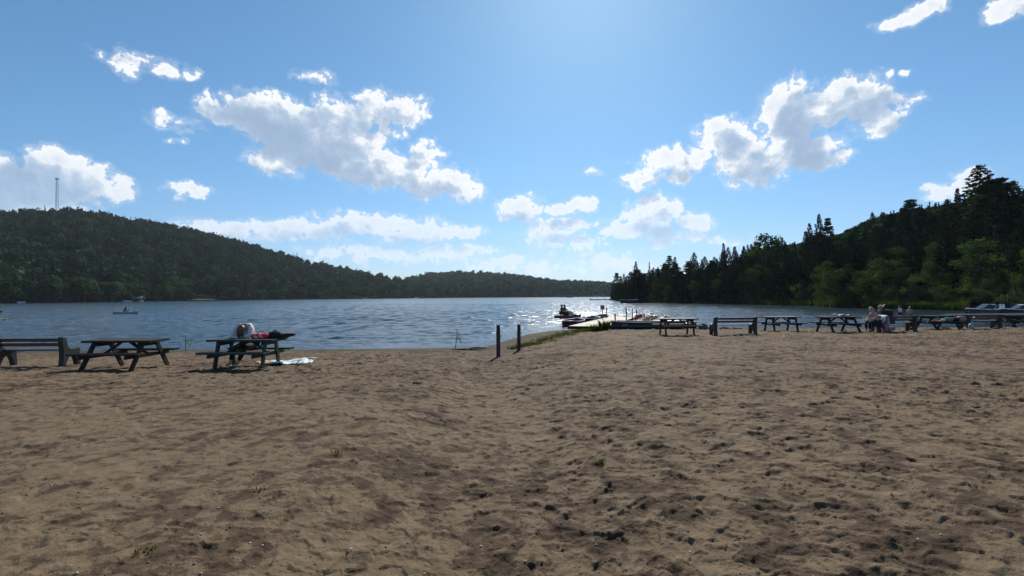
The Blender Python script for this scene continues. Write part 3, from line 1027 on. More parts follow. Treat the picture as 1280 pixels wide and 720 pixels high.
# ------------------------------------------------------------------ grasses
def blades(name, pts, h0, h1, w, m, lean=0.35):
    n = len(pts)
    a = rng.random(n) * 6.283
    h = rng.uniform(h0, h1, n)
    ln = rng.uniform(0.05, lean, n) * h
    b = rng.random(n) * 6.283
    P = np.asarray(pts)
    sx, sy = np.cos(a) * w, np.sin(a) * w
    lx, ly = np.cos(b) * ln, np.sin(b) * ln
    z0 = np.zeros(n)
    v = np.stack([P + np.stack([-sx, -sy, z0], 1), P + np.stack([sx, sy, z0], 1),
                  P + np.stack([sx * .7 + lx * .4, sy * .7 + ly * .4, h * .6], 1), P + np.stack([lx, ly, h], 1)], 1)
    return np_mesh(name, v.reshape(-1, 3), np.arange(n * 4).reshape(-1, 4), m)

# reeds along the right bank
px = np.concatenate([rng.uniform(985, 1210, 9000), rng.uniform(1045, 1160, 9000), rng.uniform(930, 990, 1200)])
s = rng.uniform(-1.6, 3.0, len(px))
Y, z = right_z(px, s)
dens = fbm(px * 0.06, s * 0.3, 2, 66)
k = dens > -0.25
pts = col_pt(px, Y, np.maximum(z, -0.1))[k]
tag(blades('reed_grass', pts, 0.5, 1.4, 0.05, M['reed']), 'bright green reeds at the water edge below the wooded bank', 'reeds', None, 'stuff')

# grass strip on the spit
line = [ground_pt(*q) for q in ((640, 437), (664, 431), (690, 424), (712, 416.5), (735, 414), (752, 413.2))]
pts = []
while len(pts) < 4200:
    k = random.randrange(len(line) - 1)
    t = random.random()
    p = line[k].lerp(line[k + 1], t)
    dirv = (line[k + 1] - line[k]).normalized()
    nrm = Vector((-dirv.y, dirv.x, 0))
    wd = 0.28 + 0.5 * min(1, (k + t) / 1.5)
    o_ = random.gauss(0, 0.45) * wd
    q = p + nrm * o_
    if vnoise(np.array(q.x * 2.2), np.array(q.y * 2.2), 8) < 0.47: continue
    pts.append((q.x, q.y, float(H(q.x, q.y)) - 0.01))
tag(blades('grass_strip', pts, 0.05, 0.20, 0.008, M['grass'], 0.8), 'strip of short dry green grass running along the sandy spit to the dock', 'grass', None, 'stuff')

def tuft(px, py, n, rad, h, label, m='grass', group=None):
    c = ground_pt(px, py)
    pts = [(random.gauss(0, rad), random.gauss(0, rad), -0.01) for _ in range(n)]
    o = blades('grass_tuft', np.array(pts), h * 0.4, h, 0.006 if h < 0.2 else 0.014, M[m], 0.7)
    o.location = c
    return tag(o, label, 'grass tuft', group)
tuft(745, 414.2, 260, 0.24, 0.46, 'wide dark green grass clump at the front edge of the wooden dock', 'clump_grass')
tuft(754.5, 413.6, 190, 0.11, 0.66, 'tall narrow green grass clump beside the black rowing boat at the dock', 'clump_grass')
tuft(180, 688, 34, 0.03, 0.035, 'small bright green weed in the sand, nearest on the left side')
tuft(322, 614, 24, 0.03, 0.04, 'small weed sprouting in the sand midway, left of centre')
tuft(422, 566, 20, 0.03, 0.07, 'thin weed sprouting in the open sand, alone in the middle distance')
tuft(752, 578, 26, 0.03, 0.08, 'upright weed in the churned sand just right of centre')
tuft(684, 651, 22, 0.03, 0.05, 'tiny weed in the sand close to the bottom of the view')
tuft(1056, 605, 22, 0.03, 0.045, 'low weed in the churned sand at the right side')

# ------------------------------------------------------------------ picnic tables
def make_table(style, top_m, leg_m, length=1.83):
    root = empty('picnic_table')
    spread, topw, seat_y = (0.43, 0.26, 0.66) if style == 'steep' else (0.70, 0.24, 0.68)
    hx = length / 2 - 0.27
    mb = MB()
    for i in range(5):
        mb.box((random.uniform(-.012, .012), (i - 2) * 0.149, 0.735 + random.uniform(-.002, .002)), (length, 0.14, 0.056), None, 0.008)
    mb.build('tabletop', top_m, root)
    for sy in (-1, 1):
        mb = MB()
        for i in (-0.5, 0.5):
            mb.box((random.uniform(-.012, .012), sy * seat_y + i * 0.135, 0.435), (length, 0.127, 0.056), None, 0.008)
        mb.build('seat', top_m, root)
    for sx in (-1, 1):
        for sy in (-1, 1):
            mb = MB()
            mb.bar((sx * hx, sy * spread, -0.03), (sx * hx, sy * topw, 0.706), 0.125, 0.050, (1, 0, 0))
            mb.build('leg', leg_m, root)
        mb = MB()
        mb.box((sx * (hx - 0.052), 0, 0.652), (0.048, 0.70, 0.105))
        mb.build('top_beam', leg_m, root)
        mb = MB()
        mb.box((sx * (hx - 0.052), 0, 0.356), (0.048, 2 * seat_y + 0.26, 0.092))
        mb.build('seat_beam', leg_m, root)
        mb = MB()
        mb.bar((sx * (hx - 0.07), 0, 0.385), (sx * (hx - 0.52), 0, 0.69), 0.10, 0.048)
        mb.build('brace', leg_m, root)
    return root

def place(root, px, py, rz):
    p = ground_pt(px, py)
    root.location = p
    root.rotation_euler = (0, 0, rz)
    return root

GRP = 'picnic tables on the beach'
t_green = tag(make_table('steep', M['green_paint'], M['green_paint']), 'dark green picnic table where a person rests, with red bag on top', 'picnic table', GRP)
place(t_green, 309.5, 458.2, R(-3))
t_dark = tag(make_table('splayed', M['dark_wood'], M['dark_wood']), 'empty dark picnic table next to the slatted bench near the water', 'picnic table', GRP)
place(t_dark, 157.5, 459.6, R(0))
t_steep = tag(make_table('steep', M['grey_wood'], M['dark_wood']), 'empty picnic table standing alone beside the small dark rock pile', 'picnic table', GRP)
place(t_steep, 846, 418.3, R(2))
place(copy_tree(t_steep, label='empty picnic table between a bench and the table with the pale cloth'), 976.5, 413.6, R(6))
t6 = place(copy_tree(t_dark, label='picnic table with splayed legs and a pale blue cloth lying on it'), 1047.5, 414.8, R(0))
t7 = place(copy_tree(t_dark, label='picnic table crowded with bags on its seats, by an orange bag on the sand'), 1172, 411.6, R(2))
t8 = place(copy_tree(t_dark, label='picnic table at the very edge of the view, beyond the last bench'), 1268, 409.5, R(3))

# ------------------------------------------------------------------ benches with solid end frames
def make_bench(length=1.85):
    root = empty('park_bench')
    prof = [(-0.30, -0.03), (-0.19, -0.03), (-0.15, 0.12), (-0.08, 0.24), (0.02, 0.29), (0.11, 0.25), (0.17, 0.12), (0.20, -0.03), (0.30, -0.03), (0.29, 0.16), (0.27, 0.36), (0.27, 0.50),
            (0.02, 0.47), (-0.10, 0.52), (-0.15, 0.66), (-0.18, 0.80), (-0.20, 0.82), (-0.30, 0.82), (-0.31, 0.70), (-0.27, 0.45), (-0.27, 0.20)]
    for sx in (-1, 1):
        mb = MB()
        # triangulated in two shells so that the arch stays open
        mb.prism(prof, sx * (length / 2) - 0.07, sx * (length / 2) + 0.07)
        o = mb.build('end_frame', M['black_cast'], root)
        bv = o.modifiers.new('edge', 'BEVEL')
        bv.width = 0.012; bv.segments = 2; bv.limit_method = 'ANGLE'
    bl = MB()
    for z, y in ((0.735, -0.19), (0.605, -0.165)):
        bl.box((0, y, z), (length - 0.14, 0.045, 0.095), Matrix.Rotation(R(8), 3, 'X'), 0.01)
    bl.build('backrest', M['brown_wood'], root)
    st = MB()
    for y in (-0.06, 0.075, 0.21):
        st.box((0, y, 0.445), (length - 0.14, 0.125, 0.045), None, 0.008)
    st.build('seat', M['grey_wood'], root)
    return root
BG = 'park benches facing the lake'
b1 = tag(make_bench(), 'slatted bench with dark end frames next to an empty dark picnic table', 'bench', BG)
place(b1, 46.5, 456.6, R(0))
b2 = place(copy_tree(b1, label='empty bench facing the lake between two lone picnic tables'), 916.5, 418.0, R(2))
b3 = place(copy_tree(b1, label='bench where a person in a straw hat sits, seen from behind'), 1117, 414.6, R(3))
b4 = place(copy_tree(b1, label='bench beyond the bag covered picnic table, with white cloth in front'), 1226, 411.0, R(3))

# ------------------------------------------------------------------ posts, stakes
def post(px, py, h, label, lean=0.0):
    root = empty('wooden_post', ground_pt(px, py))
    tag(root, label, 'post', 'wooden posts on the sand')
    mb = MB()
    n, rings = 12, 9
    rad = [0.076, 0.072, 0.07, 0.071, 0.069, 0.07, 0.068, 0.067, 0.062]
    mb.tube([(lean * k / 8 * h + random.uniform(-.003, .003), random.uniform(-.003, .003), -0.15 + (h + 0.15) * k / 8) for k in range(9)], rad, n)
    mb.build('shaft', M['post_wood'], root, True)
    mt = MB()
    mt.tube([(lean * h * .7 , 0, h * 0.66), (lean * h * .7, 0, h * .69)], 0.080, 12)
    mt.tube([(lean * h * .7 + 0.085, 0, h * 0.62), (lean * h * .7 + 0.115, 0, h * .70)], 0.012, 6)
    mt.build('steel_band', M['dark_metal'], root)
    return root
post(623, 446.5, 1.10, 'nearer and slightly shorter looking of two dark wooden posts in the sand')
post(648.5, 438.5, 1.00, 'farther dark wooden post at the start of the grass strip', 0.01)

def stake(px, py, h, label, lean):
    root = empty('tape_stake', ground_pt(px, py))
    tag(root, label, 'stake', 'marker stakes at the waterline')
    MB().tube([(0, 0, -0.1), (lean * h, 0, h)], [0.016, 0.013], 6).build('stick', M['stake'], root)
    vs = []
    tp = MB()
    x0 = lean * h
    pts = [(x0 * .9, 0, h * .82), (x0 * .9 + 0.10, .03, h * .74), (x0 * .8 + 0.05, -.02, h * .55), (x0 * .8 + 0.14, .02, h * .40), (x0 * .8 + 0.17, 0, h * .28)]
    for a, b in zip(pts, pts[1:]):
        a, b = Vector(a), Vector(b)
        w = Vector((0.028, 0.012, 0))
        tp.add([a - w, a + w, b + w, b - w], [(0, 1, 2, 3)])
    o = tp.build('tape_ribbon', M['yellow_tape'], root)
    o.modifiers.new('thick', 'SOLIDIFY').thickness = 0.004
    return root
stake(569, 435.8, 0.80, 'thin stake with yellow tape at the waterline near the two posts', 0.12)
stake(232, 438.8, 0.62, 'thin stake with yellow tape at the waterline between two picnic tables', 0.0)

# ------------------------------------------------------------------ rocks, driftwood
def rock(px, py, size, label, m='rock', group=None):
    o = MB().ball((0, 0, size[2] * 0.35), size, 14, 9, None, 0.16).build('rock', M[m], None, False)
    o.location = ground_pt(px, py)
    o.rotation_euler = (0, 0, random.random() * 6)
    return tag(o, label, 'rock', group)
rock(879, 412.2, (0.30, 0.22, 0.26), 'largest dark rock at the waterline between picnic table and bench', group='rocks at the waterline')
rock(885, 412.4, (0.17, 0.14, 0.13), 'small dark rock touching the foot of the larger one', group='rocks at the waterline')
rock(905, 411.6, (0.30, 0.14, 0.10), 'flat dark rock at the waterline seen under the empty bench', group='rocks at the waterline')
rock(919, 411.6, (0.42, 0.14, 0.09), 'longer flat rock at the waterline seen under the empty bench', group='rocks at the waterline')
def drift(px, py, L_, rz, label):
    mb = MB()
    mb.tube([(-L_ / 2, 0, 0.03), (-L_ / 5, 0.06, 0.07), (L_ / 5, -0.03, 0.06), (L_ / 2, 0.04, 0.02)], [0.035, 0.05, 0.05, 0.02], 7)
    mb.tube([(-L_ / 6, 0.04, 0.06), (0.0, 0.22, 0.12)], [0.025, 0.01], 5)
    mb.tube([(L_ / 4, 0.0, 0.06), (L_ / 3, -0.2, 0.1)], [0.022, 0.008], 5)
    for _ in range(30):
        x = random.gauss(0, L_ / 3.2)
        mb.tube([(x, random.gauss(0, .12), 0.01), (x + random.uniform(-.2, .2), random.gauss(0, .15), random.uniform(.02, .1))], [0.012, 0.006], 4)
    o = mb.build('driftwood', M['driftwood'])
    o.location = ground_pt(px, py)
    o.scale = (0.85, 0.85, 0.55)
    o.rotation_euler = (0, 0, rz)
    return tag(o, label, 'driftwood', 'driftwood at the waterline')
drift(582, 438.0, 1.5, 0.1, 'dark driftwood and weed heap at the waterline by the taped stake')
drift(598, 435.8, 0.9, -0.1, 'smaller end of driftwood lying where the spit begins')
drift(12, 440.5, 1.0, 0.05, 'low line of washed up sticks behind the slatted bench')

# ------------------------------------------------------------------ cloth and bags
def cloth(name, w, h, amp, seed, m, loc, rz=0.0, label=None, cat='towel', group=None, thick=0.012, drape=None):
    n, k = 28, 20
    u, v = np.meshgrid(np.linspace(-w / 2, w / 2, n), np.linspace(-h / 2, h / 2, k), indexing='ij')
    z = amp * (fbm(u * 3 / w * 1.5, v * 3 / h, 3, seed) + 0.8)
    x = u + 0.12 * w * fbm(u * 2, v * 2, 2, seed + 3)
    y = v + 0.12 * h * fbm(u * 2 + 9, v * 2, 2, seed + 4)
    o = np_mesh(name, np.stack([x, y, z], -1).reshape(-1, 3), grid_faces(n, k), m, True)
    o.modifiers.new('thick', 'SOLIDIFY').thickness = thick
    o.location = loc
    o.rotation_euler = (0, 0, rz)
    return tag(o, label, cat, group)

def print_mat(name, cols, scale=9.0):
    m, nt, b, out = new_mat(name)
    tc = N(nt, 'ShaderNodeTexCoord')
    vo = N(nt, 'ShaderNodeTexVoronoi', i_Scale=scale)
    nt.links.new(tc.outputs['Object'], vo.inputs['Vector'])
    sp = N(nt, 'ShaderNodeSeparateXYZ')
    nt.links.new(vo.outputs['Color'], sp.inputs[0])
    r = ramp(nt, sp.outputs[0], [(i / len(cols), c) for i, c in enumerate(cols)])
    r.color_ramp.interpolation = 'CONSTANT'
    nt.links.new(r.outputs[0], b.inputs['Base Color'])
    b.inputs['Roughness'].default_value = 0.9
    return m
M['towel_print'] = print_mat('towel_print', [(0.75, 0.75, 0.75), (0.55, 0.75, 0.70), (0.78, 0.78, 0.76), (0.30, 0.45, 0.42), (0.75, 0.7, 0.68)])
M['towel_peach'] = print_mat('towel_peach', [(0.70, 0.45, 0.30), (0.6, 0.3, 0.2), (0.72, 0.5, 0.36)], 6)
M['red_print'] = print_mat('red_print', [(0.6, 0.02, 0.04), (0.65, 0.03, 0.05), (0.75, 0.4, 0.4), (0.6, 0.02, 0.04)], 14)

cloth('beach_towel', 1.05, 0.75, 0.085, 5, M['towel_print'], ground_pt(364, 455.2), R(6), 'white and mint printed towel spread on the sand behind the green table')
cloth('beach_towel', 0.70, 0.5, 0.06, 7, M['towel_peach'], ground_pt(338, 454.6), R(-8), 'peach coloured towel on the sand beneath the green table end')
cloth('scarf', 0.45, 0.08, 0.02, 9, M['white_cloth'], ground_pt(388, 448.5), R(10), 'narrow white strip of cloth lying on sand past the printed towel', 'cloth')

def lump(name, c, r, m, label, cat, jit=0.07, rot=None, parent=None):
    mb = MB()
    mb.ball((0, 0, 0), r, 16, 10, rot, jit)
    o = mb.build(name, m, parent, True)
    o.location = c
    return tag(o, label, cat) if label else o

def on_table(t, x, y, z):
    return t.matrix_basis @ Vector((x, y, z))
bpy.context.view_layer.update()
# flip-flops by the towel
for px_, lab in ((371, 'dark sandal lying nearest on the edge of the printed towel'), (377, 'second dark sandal, the one further out beside the printed towel')):
    mb = MB().box((0, 0, 0.015), (0.25, 0.09, 0.03), None, 0.01)
    root = empty('sandal', ground_pt(px_, 455.8), R(15))
    tag(root, lab, 'sandal', 'sandals by the towel')
    mb.build('sole', M['black_cloth'], root)
    MB().tube([(-0.02, -0.045, 0.03), (0.05, 0, 0.085), (-0.02, 0.045, 0.03)], 0.012, 6).build('strap', M['black_cloth'], root)

# red bag on the green table
root = empty('red_bag', on_table(t_green, 0.36, 0.05, 0.757), t_green.rotation_euler.z)
tag(root, 'bright red patterned soft bag on the green picnic table', 'bag')
mb = MB()
for i, (zz, w, d) in enumerate(((0.0, .22, .12), (0.05, .235, .135), (0.11, .225, .12), (0.15, .19, .08))):
    pass
prof = [(-.13, 0), (.13, 0), (.145, .05), (.12, .12), (.05, .15), (-.04, .14), (-.11, .125), (-.145, .06)]
mb.prism(prof, -0.23, 0.23)
o = mb.build('bag_body', M['red_print'], root)
o.modifiers.new('b', 'BEVEL').width = 0.03
MB().tube([(-0.12, 0.0, 0.13), (-0.06, 0.0, 0.19), (0.06, 0.0, 0.19), (0.12, 0, 0.14)], 0.012, 6).build('handle', M['dark_red'], root, True)
# black jacket or bag
root = empty('black_bag', on_table(t_green, 0.80, 0.12, 0.757), t_green.rotation_euler.z)
tag(root, 'black crumpled bag on the far end of the green picnic table', 'bag')
mb = MB()
mb.ball((-0.10, 0, 0.09), (0.22, 0.15, 0.12), 16, 9, None, 0.07)
mb.ball((0.15, 0.02, 0.07), (0.26, 0.13, 0.075), 16, 9, Matrix.Rotation(R(-8), 3, 'Y'), 0.08)
mb.ball((0.36, 0.03, 0.10), (0.11, 0.06, 0.045), 12, 8, None, 0.08)
mb.build('bag_body', M['black_cloth'], root, True)
MB().tube([(-0.2, 0, 0.16), (-0.10, 0.0, 0.235), (0.03, 0, 0.17)], 0.014, 6).build('strap', M['black_cloth'], root, True)
# pale cloth on table 6, bags of table 7
cloth('pale_cloth', 0.85, 0.50, 0.09, 21, print_mat('cloth_blue', [(0.62, 0.66, 0.72), (0.35, 0.43, 0.58), (0.7, 0.72, 0.75)], 5), on_table(t6, 0.30, 0, 0.765), 0.05, 'pale blue and white cloth bunched on a picnic table', 'cloth')
lump('tan_bag', on_table(t7, 0.72, -0.64, 0.60), (0.26, 0.17, 0.17), M['tan_cloth'], 'rounded tan bag on the near seat of the crowded picnic table', 'bag', 0.08)
lump('dark_bag', on_table(t7, 0.40, -0.66, 0.57), (0.20, 0.15, 0.13), M['black_cloth'], 'dark bag beside the rounded tan bag on the same seat', 'bag', 0.08)
lump('blue_bag', on_table(t7, 0.02, -0.66, 0.57), (0.22, 0.15, 0.12), M['teal_cloth'], 'blue green bundle midway along the near seat of the crowded table', 'bag', 0.1)
lump('white_bundle', on_table(t7, -0.30, -0.66, 0.54), (0.09, 0.09, 0.085), M['white_cloth'], 'small white bundle on the near seat of the crowded table', 'bundle', 0.1)
cloth('red_towel', 0.55, 0.32, 0.06, 31, M['red_towel'], on_table(t7, -0.72, -0.66, 0.455), 0.0, 'crumpled red towel on the seat end nearest the straw hat person', 'towel')
lump('orange_bag', ground_pt(1182, 412.4) + Vector((0, 0, 0.10)), (0.20, 0.13, 0.12), M['orange_cloth'], 'small orange bag on the sand under the crowded picnic table', 'bag', 0.1)
cloth('white_cloth', 0.40, 0.36, 0.14, 41, M['white_cloth'], on_table(b4, -0.45, 0.1, 0.46), 0.2, 'white cloth heaped on the bench beyond the crowded table', 'cloth')
lump('white_bag', ground_pt(1214, 411.6) + Vector((0, 0, 0.15)), (0.13, 0.12, 0.17), M['grey_alu'], 'pale grey bag on the sand at the foot of the far bench', 'bag', 0.06)
lump('pale_bag', ground_pt(1115.5, 412.8) + Vector((0, 0, 0.10)), (0.15, 0.12, 0.12), M['tan_cloth'], 'pale bag on the sand seen beneath the straw hat bench', 'bag', 0.08)
lump('dark_bundle', ground_pt(1139.5, 412.6) + Vector((0, 0, 0.06)), (0.11, 0.09, 0.08), M['black_cloth'], 'little black bundle on the sand between the straw hat bench and the crowded table', 'bundle', 0.08)

# ------------------------------------------------------------------ people (one skinned body each, clothes as children)
def skin_obj(name, verts, edges, radii, m, parent=None, sub=1, extra=None):
    me = bpy.data.meshes.new(name)
    me.from_pydata([tuple(v) for v in verts], edges, [])
    o = bpy.data.objects.new(name, me)
    COL.objects.link(o)
    sk = o.modifiers.new('skin', 'SKIN')
    sk.use_smooth_shade = True
    lay = me.skin_vertices[0].data if me.skin_vertices else None
    if lay is None:
        bm = bmesh.new(); bm.from_mesh(me); bm.verts.layers.skin.verify(); bm.to_mesh(me); bm.free()
        lay = me.skin_vertices[0].data
    for i, r_ in enumerate(radii):
        lay[i].radius = (r_, r_)
    lay[0].use_root = True
    s_ = o.modifiers.new('sub', 'SUBSURF')
    s_.levels = s_.render_levels = sub
    dg = bpy.context.evaluated_depsgraph_get()
    ev = o.evaluated_get(dg)
    nm = bpy.data.meshes.new_from_object(ev)
    o.modifiers.clear()
    o.data = nm
    if extra is not None:
        bm = bmesh.new()
        bm.from_mesh(nm)
        vs = [bm.verts.new(p) for p in extra.v]
        for f_ in extra.f:
            try: bm.faces.new([vs[i] for i in f_])
            except ValueError: pass
        bm.to_mesh(nm); bm.free()
    nm.materials.clear()
    nm.materials.append(m)
    nm.polygons.foreach_set('use_smooth', [True] * len(nm.polygons))
    if parent: o.parent = parent
    return o

def head_mb(c, face_dir, r=0.105):
    """head with nose, ears, eye sockets; face_dir is where it looks"""
    c, f_ = Vector(c), Vector(face_dir).normalized()
    mb = MB()
    side = f_.cross(Vector((0, 0, 1)))
    side = side.normalized() if side.length > 1e-3 else Vector((1, 0, 0))
    up = side.cross(f_)
    m = Matrix((side, f_, up)).transposed()
    mb.ball(c, (r * 0.78, r * 0.95, r * 1.18), 14, 10, m)
    mb.ball(c + f_ * r * 0.98 - up * r * 0.1, (r * .14, r * .22, r * .26), 8, 6, m)
    mb.ball(c + f_ * r * 0.55 - up * r * 0.75, (r * .45, r * .42, r * .4), 8, 6, m)
    for s in (-1, 1):
        mb.ball(c + side * s * r * 0.8, (r * .1, r * .2, r * .3), 8, 6, m)
    return mb, m

def hand_mb(mb, wrist, d, palm_n):
    wrist, d, n_ = Vector(wrist), Vector(d).normalized(), Vector(palm_n).normalized()
    s = d.cross(n_).normalized()
    base = wrist + d * 0.09
    mb.ball(wrist + d * 0.05, (0.045, 0.045, 0.03), 8, 6)
    for k, ln in enumerate((0.07, 0.08, 0.075, 0.06)):
        o = s * (k - 1.5) * 0.02
        mb.tube([wrist + d * 0.06 + o, base + o + d * ln * .5, base + o + d * ln - n_ * 0.02], [0.010, 0.009, 0.007], 6)
    mb.tube([wrist + d * 0.03 + s * -0.03, wrist + d * 0.07 - s * 0.06, wrist + d * 0.10 - s * 0.065 - n_ * .01], [0.012, 0.010, 0.008], 6)

def person(loc, rz, J, label, skin_m, top=None, bottom=None, hair=None, face=(0, 1, 0), hat=None, group=None, short_sleeve=True, long_hair=False):
    """J: pelvis chest neck head shl shr ell elr hal har hil hir knl knr ftl ftr tol tor"""
    root = empty('person', loc, rz)
    tag(root, label, 'person', group)
    V = {k: Vector(v) for k, v in J.items()}
    order = ['pelvis', 'waist', 'chest', 'neck', 'skull', 'shl', 'ell', 'hal', 'shr', 'elr', 'har', 'hil', 'knl', 'ftl', 'tol', 'hir', 'knr', 'ftr', 'tor']
    V['waist'] = V.get('waist', V['pelvis'].lerp(V['chest'], 0.5))
    V['skull'] = V['neck'].lerp(V['head'], 0.8)
    idx = {k: i for i, k in enumerate(order)}
    E = [('pelvis', 'waist'), ('waist', 'chest'), ('chest', 'neck'), ('neck', 'skull'), ('chest', 'shl'), ('shl', 'ell'), ('ell', 'hal'), ('chest', 'shr'), ('shr', 'elr'), ('elr', 'har'),
         ('pelvis', 'hil'), ('hil', 'knl'), ('knl', 'ftl'), ('ftl', 'tol'), ('pelvis', 'hir'), ('hir', 'knr'), ('knr', 'ftr'), ('ftr', 'tor')]
    rad = dict(pelvis=.13, waist=.125, chest=.14, neck=.058, skull=.05, shl=.065, ell=.042, hal=.028, shr=.065, elr=.042, har=.028, hil=.09, knl=.06, ftl=.04, tol=.03, hir=.09, knr=.06, ftr=.04, tor=.03)
    ex, hm = head_mb(V['head'], face)
    for h_, e_ in (('hal', 'ell'), ('har', 'elr')):
        d = V[h_] - V[e_]
        hand_mb(ex, V[h_], d, (0, 0, 1) if abs(d.normalized().z) < .8 else (0, 1, 0))
    skin_obj('body', [V[k] for k in order], [(idx[a], idx[b]) for a, b in E], [rad[k] for k in order], skin_m, root, 1, ex)
    if top:
        o2 = ['pelvis', 'waist', 'chest', 'shl', 'shr', 'ell', 'elr', 'neckb']
        V['neckb'] = V['chest'].lerp(V['neck'], 0.55)
        if short_sleeve:
            tv = dict(V); tv['ell'] = V['shl'].lerp(V['ell'], .6); tv['elr'] = V['shr'].lerp(V['elr'], .6)
        else:
            tv = dict(V); tv['ell'] = V['ell']; tv['elr'] = V['elr']
        i2 = {k: i for i, k in enumerate(o2)}
        e2 = [('pelvis', 'waist'), ('waist', 'chest'), ('chest', 'shl'), ('chest', 'shr'), ('shl', 'ell'), ('shr', 'elr'), ('chest', 'neckb')]
        r2 = dict(pelvis=.150, waist=.145, chest=.158, shl=.085, shr=.085, ell=.068, elr=.068, neckb=.085)
        skin_obj('shirt', [tv[k] for k in o2], [(i2[a], i2[b]) for a, b in e2], [r2[k] for k in o2], top, root, 2)
        if not short_sleeve:
            for a, b in (('ell', 'hal'), ('elr', 'har')):
                MB().tube([V[a], V[a].lerp(V[b], .5), V[a].lerp(V[b], .93)], [.062, .056, .045], 10).build('sleeve', top, root, True)
    if bottom:
        o3 = ['pelvis', 'hil', 'knl', 'ftl', 'hir', 'knr', 'ftr']
        tv = dict(V)
        tv['ftl'] = V['knl'].lerp(V['ftl'], .85); tv['ftr'] = V['knr'].lerp(V['ftr'], .85)
        i3 = {k: i for i, k in enumerate(o3)}
        e3 = [('pelvis', 'hil'), ('hil', 'knl'), ('knl', 'ftl'), ('pelvis', 'hir'), ('hir', 'knr'), ('knr', 'ftr')]
        r3 = dict(pelvis=.155, hil=.108, knl=.080, ftl=.058, hir=.108, knr=.080, ftr=.058)
        skin_obj('trousers', [tv[k] for k in o3], [(i3[a], i3[b]) for a, b in e3], [r3[k] for k in o3], bottom, root, 2)
    if hair:
        f_ = Vector(face).normalized()
        up = hm.col[2]
        mb = MB()
        mb.ball(V['head'] - f_ * 0.018 + up * 0.018, (0.092, 0.104, 0.122), 14, 10, hm, 0.03)
        mb.ball(V['head'] - f_ * 0.06 - up * 0.05, (0.075, 0.06, 0.11), 10, 8, hm, 0.05)
        if long_hair:
            for s_ in (-0.05, 0.0, 0.05):
                mb.ball(V['head'] + Vector((s_, -0.075, -0.06)), (0.05, 0.045, 0.16), 10, 8, None, 0.08)
        mb.build('hair', hair, root, True)
    if hat:
        up = (V['head'] - V['neck']).normalized()
        c = V['head'] + up * 0.06
        q = Vector((0, 0, 1)).rotation_difference(up).to_matrix()
        mb = MB()
        pr = [(0.02, 0.125), (0.09, 0.11), (0.115, 0.05), (0.125, 0.0), (0.20, -0.02), (0.245, -0.035), (0.24, -0.045), (0.12, -0.015)]
        n = 20
        vs = [c + q @ Vector((r_ * math.cos(2 * PI * k / n), r_ * math.sin(2 * PI * k / n), z_)) for r_, z_ in pr for k in range(n)]
        fs = [(j * n + k, j * n + (k + 1) % n, (j + 1) * n + (k + 1) % n, (j + 1) * n + k) for j in range(len(pr) - 1) for k in range(n)] + [tuple(range(n))]
        mb.add(vs, fs)
        mb.build('straw_hat', hat, root, True)
    return root

# resting person at the green table: sits on the far seat, folded forward over the arms
w = on_table(t_green, -0.30, 0.66, 0.0)
J = dict(pelvis=(0, 0.02, 0.57), chest=(0, -0.24, 1.12), neck=(0.02, -0.43, 1.11), head=(0.05, -0.52, 0.99), shl=(-0.20, -0.33, 1.06), shr=(0.20, -0.33, 1.06),
         ell=(-0.27, -0.50, 0.80), elr=(0.27, -0.50, 0.80), hal=(0.03, -0.58, 0.80), har=(-0.03, -0.54, 0.83), hil=(-0.10, -0.02, 0.53), hir=(0.10, -0.02, 0.53),
         knl=(-0.20, -0.46, 0.50), knr=(0.12, -0.46, 0.52), ftl=(-0.22, -0.62, 0.08), ftr=(-0.03, -0.60, 0.07), tol=(-0.23, -0.80, 0.03), tor=(-0.04, -0.78, 0.03), waist=(0, -0.06, 0.88))
person((w.x, w.y, w.z), t_green.rotation_euler.z, J, 'person in white top slumped over the green picnic table, head on folded arms', M['pale_skin'], M['white_cloth'], M['black_cloth'], M['auburn_hair'], face=(0.05, -0.7, -0.7), short_sleeve=False, long_hair=True)

# woman beside the bench, on a low chair, bending forward to the left
ch = empty('folding_chair', ground_pt(1096, 415.2), R(0))
tag(ch, 'low dark folding chair under the blond person beside the bench', 'chair')
st = MB(); st.box((0, 0, 0.36), (0.44, 0.46, 0.03), None, .008); st.build('seat', M['black_cloth'], ch)
bk = MB(); bk.box((0.25, 0, 0.60), (0.03, 0.46, 0.42), Matrix.Rotation(R(12), 3, 'Y')); bk.build('backrest', M['black_cloth'], ch)
for sy in (-1, 1):
    MB().tube([(-0.22, sy * .22, 0), (0.2, sy * .22, 0.36), (0.30, sy * .22, 0.82)], 0.014, 6).build('frame_tube', M['dark_metal'], ch, True)
    MB().tube([(0.24, sy * .22, 0), (-0.2, sy * .22, 0.36)], 0.014, 6).build('leg', M['dark_metal'], ch, True)
def side_sit(lean=0.35):
    return dict(pelvis=(0.02, 0, 0.48), waist=(-0.02, 0, 0.66), chest=(-0.11, 0, 0.86), neck=(-0.20, 0, 1.02), head=(-0.27, 0, 1.11), shl=(-0.14, -.19, 0.90), shr=(-0.14, .19, 0.90),
                ell=(-0.26, -.22, 0.66), elr=(-0.26, .22, 0.66), hal=(-0.48, -.13, 0.62), har=(-0.48, .13, 0.62), hil=(-0.02, -.10, 0.46), hir=(-0.02, .10, 0.46),
                knl=(-0.44, -.13, 0.50), knr=(-0.44, .13, 0.50), ftl=(-0.42, -.13, 0.08), ftr=(-0.40, .14, 0.08), tol=(-0.60, -.13, 0.03), tor=(-0.58, .14, 0.03))
person(ch.location, 0, side_sit(), 'blond person bending forward on a low chair, bare pink back, beside the bench', M['pale_skin'], None, M['black_cloth'], M['blond_hair'], face=(-0.9, 0, -0.45))
